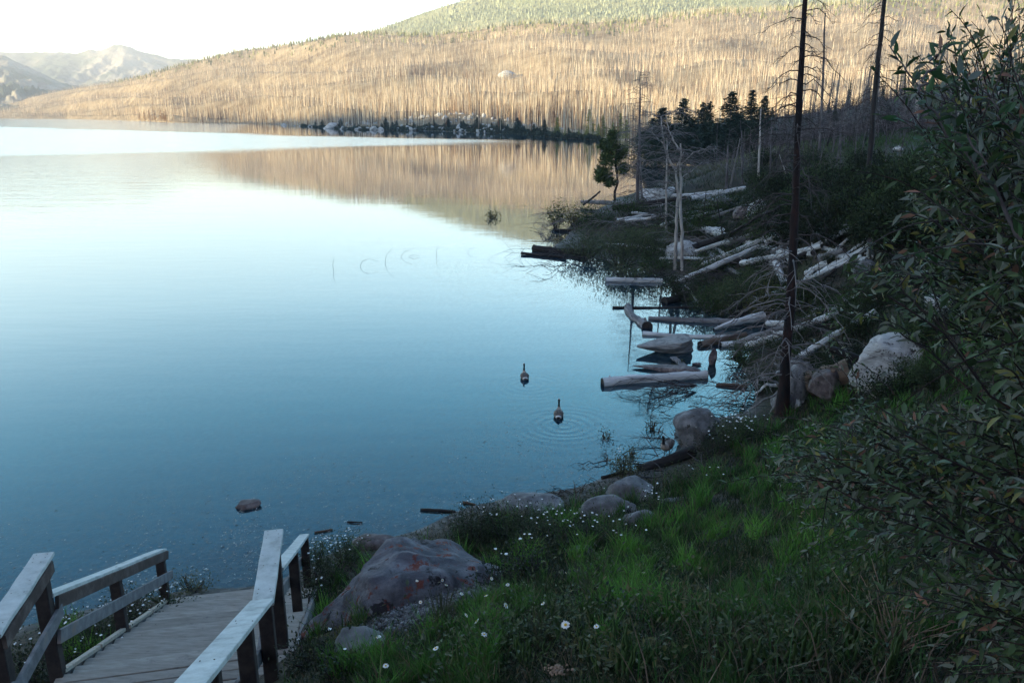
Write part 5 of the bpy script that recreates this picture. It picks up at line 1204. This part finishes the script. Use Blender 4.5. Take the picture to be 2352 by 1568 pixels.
def shoot(k, tip, leaves, ll, r=.004, start=None):
    b_ = np.array([*WILL[k], Hf(*WILL[k])]); lp = LIMB[k]; want = tip+np.array([.40,.0,-.22]); b0 = lp[np.argmin(np.linalg.norm(lp-want,axis=1)+.8*np.maximum(0,tip[0]+.1-lp[:,0]))]
    mid = b0*.5+tip*.5+np.array([0,0,.16*np.linalg.norm(tip-b0)])
    t = np.linspace(0,1,12)[:,None]; pts = b0*(1-t)**2+2*mid*t*(1-t)+tip*t*t; pts[1:-1] += rng.standard_normal((10,3))*.006
    if inclear(pts).sum() >= 2 and rng.random() < .86: return False
    tube(WS[k], pts-b_, np.linspace(r*.75,.0012,12), 4, cap=False)
    m = leaves; s = np.clip(.12+.88*(np.arange(m)+rng.random(m))/m,0,.999); i = (s*11).astype(int); f = (s*11-i)[:,None]; q = pts[i]*(1-f)+pts[i+1]*f; tg = norm(pts[i+1]-pts[i])
    sd = norm(np.cross(tg, rng.standard_normal((m,3)))); dd = tg*.75+sd*.9+np.array([0,0,-.10]); q = q+sd*.004
    L = ll*(.40+.85*rng.random(m))*(1.1-.35*s); typ = rng.random((m,1)); u = rng.random((m,1))
    col = np.where(typ<.54, np.array([.056,.090,.032])*(.5+1.0*u), np.where(typ<.88, np.array([.18,.20,.15])*(.6+.6*u), np.where(typ<.955, np.array([.20,.19,.05])*(.6+.6*u), np.array([.26,.13,.09])*(.5+.7*u))))
    leaf8(WF[k], q-b_, dd, L, L*(.30+.08*rng.random(m)), col, rng)
    if rng.random() < .5:      # side spray
        j = rng.integers(4,9); tip2 = pts[j]+(tip-pts[j])*.6+rng.standard_normal(3)*.16
        t = np.linspace(0,1,6)[:,None]; p2 = pts[j]*(1-t)+tip2*t+np.array([0,0,.05])*np.sin(pi*t); tube(WS[k], p2-b_, np.linspace(.003,.0012,6), 4, cap=False)
        m=9; s=(np.arange(m)+.5)/m*.999; i=(s*5).astype(int); f=(s*5-i)[:,None]; q=p2[i]*(1-f)+p2[i+1]*f; tg=norm(p2[i+1]-p2[i]); sd=norm(np.cross(tg,rng.standard_normal((m,3))))
        L=ll*(.5+.5*rng.random(m)); u=rng.random((m,1)); leaf8(WF[k], q-b_, tg*.7+sd*.9, L, L*.34, np.array([.055,.092,.038])*(.6+.9*u), rng)
n_=0; tries=0
while n_ < 900 and tries < 12000:
    tries += 1
    x_, y_ = 1720+700*rng.random(), -40+1640*rng.random()
    if not inpoly(x_,y_): continue
    if (1925 < x_ < 2235 and 735 < y_ < 935 or 1850 < x_ < 1960 and 810 < y_ < 930) and rng.random() < .97: continue
    if 2110<x_<2200 and 670<y_<730: continue
    if y_ < 450 and rng.random() < .38: continue
    if y_ > 1150 and rng.random() < .68: continue
    fx = np.clip((x_-1750)/600,0,1); dep_ = (4.6-2.3*fx)*(.75+.75*rng.random()); 
    if y_ < 520: dep_ = 2.3+1.5*rng.random()
    d = ray(x_,y_); tip = EYE+d*dep_; g_ = Hf(tip[0],tip[1])
    if tip[2] < g_+.12: continue
    cand = [k for k,(a,b_) in enumerate(WILL)]; k = min(cand, key=lambda k: LIMB[k][:,0].min()*0+np.min(np.linalg.norm(LIMB[k]-(tip+np.array([.4,0,-.2])),axis=1))+.35*rng.random())
    if shoot(k, tip, int(20+12*rng.random()), .058, .0045+.002*rng.random()) is not False: n_ += 1
# the long branches that cross the view
for k,(pts_,dp,nl) in enumerate([([(2352,560),(2290,430),(2190,330),(2110,200),(2042,104)],2.3,18),([(2110,215),(2140,150),(2175,90)],2.3,10),([(2352,330),(2280,250),(2200,170)],2.2,12),([(2260,400),(2180,230)],2.3,10),([(2352,640),(2250,610),(2080,590)],2.4,12),([(2352,400),(2200,345),(2060,282)],2.5,12),([(2240,830),(2330,870),(2400,900)],2.2,6),
   ([(2352,1060),(2150,1030),(1980,1060),(1800,1040)],3.4,24),([(2300,1300),(2150,1240),(1960,1215)],3.0,16)]):
    q = [EYE+ray(x,y)*(dp+.12*j) for j,(x,y) in enumerate(pts_)]; q = np.array(q); t = np.linspace(0,len(q)-1,16); pts = np.stack([np.interp(t,range(len(q)),q[:,c]) for c in range(3)],-1); pts[1:-1]+=rng.standard_normal((14,3))*.011
    kk = 1; b_ = np.array([*WILL[kk], Hf(*WILL[kk])]); 
    if k in (0,2,4,5,7,8): pts = np.vstack([b_+(pts[0]-b_)*np.array([[.0,.0,.0],[.4,.4,.6],[.8,.8,.95]]), pts])
    tube(WS[kk], pts-b_, np.linspace(.008 if k==0 else .004,.0016,len(pts)), 6, cap=False)
    m = nl*2; s = np.clip(.18+.82*(np.arange(m)+rng.random(m))/m,0,.999); n1 = len(pts)-1; i=(s*n1).astype(int); f=(s*n1-i)[:,None]; qq=pts[i]*(1-f)+pts[i+1]*f; tg=norm(pts[i+1]-pts[i]); sd=norm(np.cross(tg,rng.standard_normal((m,3))))
    L = .055*(.7+.6*rng.random(m)); u=rng.random((m,1)); typ=rng.random((m,1)); col=np.where(typ<.75,np.array([.040,.085,.035])*(.6+.9*u),np.array([.14,.17,.15])*(.6+.6*u)); leaf8(WF[kk], qq-b_, tg*.5+sd*.9+np.array([0,0,.25]), L, L*.38, col, rng)
for k,e in enumerate(WB):
    if not WF[k].V: raise RuntimeError('empty willow %d' % k)
    WS[k].build('stem', M['twig_dark'] if k%2 else M['bark_red'], e); WF[k].build('foliage', M['leaf'], e)

# ------------------------------------------------------------ daisies
def G2(xs, ys, h):
    d = ray(xs, ys); t = np.arange(2.0, 26, .04); q = EYE[None]+t[:,None]*d[None]; hh = H(q[:,0],q[:,1])+h; k = np.argmax(q[:,2] <= hh); return q[k]
def daisy_meshes(seed):
    rng = np.random.default_rng(seed); pm = MB(); n = 17
    for k in range(n):
        a = k*2*pi/n+rng.normal()*.05; L=.024*(.9+.2*rng.random()); d=np.array([cos(a),sin(a),rng.normal()*.18-.05]); s=np.array([-sin(a),cos(a),0])
        pm.add([d*.005-s*.002, d*.005+s*.002, d*L*.75+s*.0042, d*L+s*.001, d*L-s*.001, d*L*.75-s*.0042],[[0,1,2,3,4,5]])
    cm = MB(); v,f = ICO[3]; cm.add(v*np.array([.008,.008,.0045])+np.array([0,0,.002]), f)
    return pm.mesh('petal', M['petal'], False), cm.mesh('flower_centre', M['yolk'])
DM = [daisy_meshes(k) for k in range(4)]
DL = [(997,1284,'daisy topmost of the bunch over the lichened boulder'),(966,1303,'daisy upper left of the tight trio before the boulder'),(963,1311,'daisy lower left of the tight trio before the boulder'),(976,1311,'daisy right one of the tight trio before the boulder'),
 (986,1320,'daisy just under the tight trio'),(999,1303,'daisy directly below the topmost one'),(896,1323,'single daisy over the dark hollow of the boulder'),(958,1333,'daisy alone below the trio on the left'),(1016,1332,'daisy upper one of the pair by the gravel'),(1009,1336,'daisy lower one of the pair by the gravel'),
 (1025,1343,'wide open daisy showing its yellow centre'),(966,1382,'daisy over the dark stalk clump left side'),(1060,1363,'daisy over the dark stalk clump right side'),(1116,1367,'drooping daisy above the green tuft'),(1166,1342,'flat topped daisy on a tall stalk by the shrubs'),
 (1162,1390,'large tilted daisy on the green patch'),(1071,1412,'slim edge on daisy below the stalk clump'),(1095,1425,'oval tilted daisy beside the slim edge on one'),(1112,1456,'ragged daisy with drooping petals'),(864,1463,'folded daisy lying low over the gravel'),
 (1001,1488,'small half open daisy in the bright tufts'),(1129,1328,'small starry daisy near the shrub foot'),(1095,1310,'tiny daisy at the boulder right edge'),(1299,1434,'biggest daisy standing alone in the open grass'),(886,1528,'daisy lowest of all near the picture bottom by the bright tuft'),
 (1247,1385,'tiny pale daisy above the biggest one'),(1370,1438,'tiny daisy right of the biggest one'),(1300,1315,'little daisy among the shrub stems')]
rng = np.random.default_rng(61)
for k,(x_,y_,lab) in enumerate(DL):
    hh = .22+.16*rng.random(); p = G2(x_,y_,hh); zg = Hf(p[0],p[1]); e = empty('daisy', (p[0],p[1],zg)); tag(e, lab, 'daisy', 'white daisies on the near bank')
    hd = np.array([0,0,p[2]-zg]); ft = np.array([rng.normal()*.05, rng.normal()*.05, -.02]); mb = MB(); tube(mb, curve_pts(ft, hd, [rng.normal()*.02,rng.normal()*.02,0],6), .0016, 4); mb.build('stem', M['stem'], e)
    pm,cm = DM[k%4]; rot = (.45*rng.normal()+.35, .5*rng.normal(), rng.random()*6); s = {23:1.0,10:.95,15:1.0,17:.95}.get(k, .62 if 'tiny' in lab or 'little' in lab else .78)
    h_ = link_mesh('flower_head', pm, e, hd, rot, (s,s,s)); link_mesh('flower_centre', cm, h_)
# dark stalk clump, dried seed head, thistle
def clump(label, x, y, n, h, mat, seed, spread=.35, name='stalk_clump', cat='plant'):
    rng = np.random.default_rng(seed); p = G(x,y); e = MB()
    for _ in range(n):
        a = rng.random()*6.28; s = rng.random(); tip = np.array([cos(a)*spread*s, sin(a)*spread*s, h*(.6+.4*rng.random())]); tube(e, curve_pts([rng.normal()*.03,rng.normal()*.03,-.03], tip, [0,0,.02], 6, rng, .004), np.linspace(.004,.0016,6), 4, cap=False)
    o = e.build(name, mat); o.location = p; return tag(o, label, cat)
M['stalk'] = nmat('dark_dry_stalk', [(0.3,(.03,.04,.02)),(0.7,(.09,.09,.05))], scale=5, rough=.8, bump=0)
M['dry'] = nmat('dry_seed_head', [(0.3,(.16,.10,.07)),(0.7,(.34,.25,.19))], scale=30, rough=.9, bump=0)
clump('fan of dark thin stalks rising from the worn gravel patch', 1015, 1452, 46, .42, M['stalk'], 71, .22)
clump('loose dark reddish stalks standing in the middle grass', 1345, 1400, 26, .45, M['stalk'], 72, .30)
clump('leaning dark stalks left of the daisy clump', 1240, 1480, 16, .32, M['stalk'], 73, .25)
clump('pinkish dry stalks fanned out at the lower right under the willow', 2260, 1420, 22, .62, M['stalk'], 74, .30)
clump('brownish dead fern stalks on the dark bank beneath the willow', 2050, 1500, 30, .40, M['dry'], 75, .40)
p = G2(1279,1537,.3); zg = Hf(p[0],p[1]); e = empty('dry_flower', (p[0],p[1],zg)); tag(e, 'dried brown yarrow head leaning in the lower grass', 'flower'); mb = MB(); tube(mb, [[.05,.05,-.02],[0,0,p[2]-zg]], .002, 4); mb.build('stem', M['stalk'], e)
mb = MB(); v,f = ico(1); rg3 = np.random.default_rng(3)
for _ in range(70): mb.add(v*.006*(.6+rg3.random())+np.array([rg3.normal()*.022, rg3.normal()*.014, p[2]-zg+rg3.normal()*.007]), f)
mb.build('seed_head', M['dry'], e)

# ------------------------------------------------------------ reeds and weeds in the water
M['reed'] = nmat('dark_reed_stem', [(0.3,(.03,.04,.04)),(0.7,(.07,.08,.07))], scale=3, rough=.7, bump=0)
for k,(pts_,lab) in enumerate([([(767,622),(764,608),(768,592)],'straight thin reed farthest left in the lake'),([(826,612),(832,600),(846,594),(868,600)],'reed bent over to the right in a half hoop'),([(884,604),(888,585),(903,568)],'tall reed curving to the right'),
   ([(919,590),(930,578),(947,572)],'short reed bowed to the right beside the tall one'),([(937,590),(950,585),(963,588)],'tiny reed lying flat on the water'),([(1003,590),(1002,575),(1006,562)],'upright thin reed right of the group'),([(1074,580),(1078,572),(1088,570)],'faint little reed nearest the spit')]):
    b_ = P(*pts_[0], z=0); q = np.array([P(x,y,Y=b_[1])-b_ for x,y in pts_]); q[:,2] = np.maximum(q[:,2],0); t = np.linspace(0,len(q)-1,9); q = np.stack([np.interp(t,range(len(q)),q[:,c]) for c in range(3)],-1); q[0,2]=-.2
    mb = MB(); tube(mb, q, np.linspace(.010,.005,9), 4); o = mb.build('reed', M['reed']); o.location=b_; tag(o, lab, 'reed')
for k,(x,y,w,h,lab) in enumerate([(1393,1005,26,22,'little floating weed sprig off the rounded boulder'),(1498,985,20,26,'dark weed tuft standing in the shallows'),(1450,1075-30,16,22,'small weed between the sprig and the goose'),(1560,838,14,10,'weed wisp beside the stone by the plank')]): SP(lab,x,y,w,h,'olive',1400+k,.35,z=0)
def limb(label, x, y, az, L, seed, n=5, z=.08, r=.02, name='branch', droop=.0, mat='twig_dark'):
    rng = np.random.default_rng(seed); p = at_px(x,y,0) if z is not None else G(x,y); mb = MB()
    for k in range(n): branch_mb(mb, [0,0,z or .1], az+rng.normal()*.6, L*(.5+.6*rng.random()), droop, rng, r, 8, rise=.05)
    o = mb.build(name, M[mat]); o.location = p; return tag(o, label, 'branch')
limb('tangled dead branch in the water in front of the thick pale log', 1600, 893, 3.3, 2.6, 81, 7, .12, .022)
limb('twisty black stick lying in the shallows left of the goose log', 1395, 1062, 2.6, .8, 82, 2, .05, .018)
limb('dead twigs trailing in the water under the spit tip', 1330, 600, 3.6, 4.5, 83, 6, .25, .022)
limb('drooping dead twigs on the water by the stump', 1720, 915, 3.6, 1.8, 84, 7, .25, .016)
limb('dead brush pile under the dense bush at the inlet', 1650, 670, 3.4, 4.0, 85, 9, .5, .03)
limb('fine dead twigs next to the standing goose', 1545, 1020, 2.9, 1.2, 86, 6, .12, .010)
limb('heap of brown twigs behind the flat washed rock', 1325, 1150, 2.4, 1.0, 87, 9, .08, .014, mat='bark_red')
limb('pale dead branches lying before the grey snag', 1400, 520, 3.0, 7.0, 88, 8, .4, .05, mat='twig_grey')
limb('grey dead branches strewn below the hollow brown log', 1905, 925, 3.2, 1.6, 89, 6, 1.3, .018, mat='twig_grey')
limb('grey brush pile beside the long clean white log', 1900, 640, 3.0, 3.2, 90, 9, 1.9, .03, mat='twig_grey')

# ------------------------------------------------------------ geese
BR, PA, BK, WH = (.10,.078,.068), (.33,.28,.24), (.008,.008,.010), (.75,.74,.70)
def goose(label, p, rz, standing=False, seed=0):
    e = empty('goose', p, rz); tag(e, label, 'goose', 'geese by the shore')
    S_ = [(-.40,.115,.018,.010,BK),(-.36,.115,.050,.022,BK),(-.315,.112,.080,.045,WH),(-.27,.108,.100,.062,BR),(-.23,.105,.115,.080,BR),(-.12,.09,.142,.112,BR),(.01,.08,.148,.125,BR),(.12,.085,.135,.122,BR),(.20,.11,.105,.105,PA),(.245,.155,.070,.078,PA),(.268,.205,.044,.050,PA),(.278,.235,.036,.040,BK),
          (.282,.29,.029,.032,BK),(.284,.35,.026,.030,BK),(.290,.395,.028,.034,BK),(.305,.425,.033,.036,BK),(.332,.438,.034,.034,WH),(.352,.436,.030,.030,BK),(.375,.428,.018,.017,BK),(.40,.420,.012,.008,BK),(.418,.416,.007,.004,BK)]
    c = np.array([[0,a,b] for a,b,*_ in S_]); t = norm(np.gradient(c,axis=0)); nn = np.cross(np.array([1.0,0,0]), t)
    th = np.arange(14)*2*pi/14; w = np.array([q[2] for q in S_]); h = np.array([q[3] for q in S_])
    V = c[:,None]+w[:,None,None]*np.cos(th)[None,:,None]*np.array([1.0,0,0])+h[:,None,None]*np.sin(th)[None,:,None]*nn[:,None]
    i = np.arange(len(c)-1)[:,None]*14; j=np.arange(14)[None]; j2=(j+1)%14; mb=MB(); colr=np.repeat(np.array([q[4] for q in S_])[:,None],14,1).copy()
    under = (np.sin(th)[None]*np.ones((len(c),1)) < -.45) & (np.arange(len(c))[:,None] > 3) & (np.arange(len(c))[:,None] < 9); colr[under] = PA
    dz = .24 if standing else 0.0
    V = V+np.array([0,0,dz]); 
    mb.add(V.reshape(-1,3), np.stack([i+j,i+j2,i+14+j2,i+14+j],-1).reshape(-1,4), colr.reshape(-1,3)); mb.F.setdefault(14,[]).append(np.array([list(range(13,-1,-1)),[(len(c)-1)*14+q for q in range(14)]]))
    o = mb.build('body', M['feather'], e); sub = o.modifiers.new('s','SUBSURF'); sub.levels=1; sub.render_levels=1
    for sx in (-1,1):
        v,f = ICO[3]; m2 = MB(); vv = v*np.array([.030,.235,.080]); vv[:,2] += .015*np.cos(vv[:,1]*8); vv[:,0] += .0; vv = vv+np.array([sx*.118,-.07,.125+dz]); vv[:,0] -= sx*np.maximum(0,-(v[:,1]))*.075; vv[:,0] -= sx*np.maximum(0,v[:,2])*.045
        cc = np.where((np.sin(vv[:,1]*70)>.72)[:,None], np.array([.20,.165,.145]), np.array([.085,.066,.058])); m2.add(vv,f,cc); m2.build('wing', M['feather'], e)
    if standing:
        for sx in (-1,1):
            m2 = MB(); tube(m2, [[sx*.06,.02,.30],[sx*.062,-.01,.12],[sx*.064,.02,.01]], [.016,.009,.008], 6)
            for a in (-.4,0,.4): tube(m2, [[sx*.064,.02,.012],[sx*.064+sin(a)*.07,.02+cos(a)*.07,.006]], [.008,.004], 4)
            m2.build('leg', M['log_dark'], e)
    return e
goose('swimming goose seen from behind, higher and farther of the two', GOOSE[0]+np.array([0,0,-.035]), .05)
goose('swimming goose seen from behind with ripples spreading round it', GOOSE[1]+np.array([0,0,-.035]), -.08)
gp = P(1468,1078,z=.04)*.5+P(1592,1034,z=.30)*.5+np.array([0,0,.075]); goose('goose standing on the dark log with its pale breast to the viewer', gp, pi-.55, True)

# sticks and broken branches strewn over the log bank: nobody could count them
rng = np.random.default_rng(91); N = 1500; y = 17+50*rng.random(N)**1.2; x = y*(.14+.42*rng.random(N)); z = H(x,y); k_ = (z > -.15)&(z < 3.6); x,y,z=x[k_],y[k_],np.maximum(z[k_],0); mb = MB()
for a_,b_,c_ in zip(x,y,z):
    L = (.25+1.1*rng.random()**2)*(.6+b_/45); az = rng.random()*pi; el = rng.normal()*.16; r = (.006+.012*rng.random())*(.6+b_/40); d_ = np.array([cos(az)*cos(el),sin(az)*cos(el),sin(el)])
    p0 = np.array([a_,b_,c_+.05+.12*rng.random()]); cc = (np.array([.30,.29,.29]) if rng.random()<.45 else np.array([.06,.05,.05]))*(.5+rng.random())
    tube(mb, curve_pts(p0-d_*L/2, p0+d_*L/2, [0,0,L*.08*rng.normal()], 4, rng, L*.03), [r,r*.9,r*.7,r*.4], 4, cap=False, col=cc)
tag(mb.build('driftwood_litter', M['pebble']), 'small sticks and broken branches littering the log strewn bank', 'litter', None, 'stuff')
for k,(x_,y_,az,L,n) in enumerate([(1700,640,3.0,3.5,7),(1755,690,2.6,2.4,8),(1820,720,3.3,2.2,8),(1860,830,3.0,1.6,8),(1770,860,3.6,1.6,8),(1640,560,3.1,4.0,6),(1590,500,3.3,5.0,7),(1500,520,2.9,4.5,8),(1730,610,2.5,3,6),(1940,760,3.1,1.8,7),(1420,490,3.2,5,7),(1680,705,3.4,2.4,7)]):
    limb('dead brushwood tangle among the stranded logs', x_, y_, az, L, 200+k, n, None, .012+.0035*L, mat='twig_grey' if k%3 else 'twig_dark')
    bpy.data.objects[-1] if False else None
for o in [o for o in COL.objects if o.get('label') == 'dead brushwood tangle among the stranded logs']: o['group'] = 'brushwood tangles among the stranded logs'

# more stranded logs filling out the jam
rng = np.random.default_rng(123); k = 0
MT = [('bleached','log_pale'),('bleached','log_pale'),('grey','log_grey'),('charred','log_dark')]
while k < 46:
    x_, y_ = 1450+500*rng.random(), 450+370*rng.random()
    if x_ < 1750 and y_ > 640: continue
    p = G(x_, y_)
    if p[2] < .12 or p[1] > 95: continue
    L = (1.2+3.2*rng.random())*(.55+p[1]/60); az = rng.normal()*.5-.55; r = (.07+.09*rng.random())*(.7+p[1]/90); d_ = np.array([cos(az),sin(az),0])*L/2
    a_, b_ = p-d_, p+d_; a_[2] = Hf(a_[0],a_[1])+r*1.6+.12; b_[2] = Hf(b_[0],b_[1])+r*1.6+.12
    if min(a_[2],b_[2]) < .2: continue
    kd, mt = MT[rng.integers(4)]
    log('%s %s log lying in the jam of stranded logs on the bank' % ('long' if L > 3.5 else 'short', kd), a_, b_, r, r*.7, mt, 3000+k, group='jam of stranded logs', knots=4); k += 1

# broad leaved weeds in the bank grass
rng = np.random.default_rng(222); WD = []
for k,(key,h) in enumerate([('mid',.22),('olive',.28),('mid',.34),('sage',.20),('dark',.30)]):
    s_,l_,_f = shrub_parts(.28,.28,h,170,.033,key,2500+k,0,9); WD.append((s_.mesh('stem',M['stem']), l_.mesh('foliage',M['leaf'],False), key))
k = 0
while k < 90:
    x_, y_ = 800+1250*rng.random(), 1090+470*rng.random()
    if ((x_-930)/240)**2+((y_-1360)/140)**2 < 1 or x_ < 760: continue
    p = G(x_,y_)
    if p[2] < .4: continue
    q = WD[rng.integers(5)]; e = empty('weed', p, rng.random()*6); s = .6+.8*rng.random()
    tag(e, '%s leafy weed growing in the grass of the near bank' % {'mid':'green','olive':'yellowish','sage':'greyish','dark':'dark'}[q[2]], 'weed', 'leafy weeds in the bank grass'); link_mesh('stem',q[0],e,sc=(s,s,s)); link_mesh('foliage',q[1],e,sc=(s,s,s)); k += 1
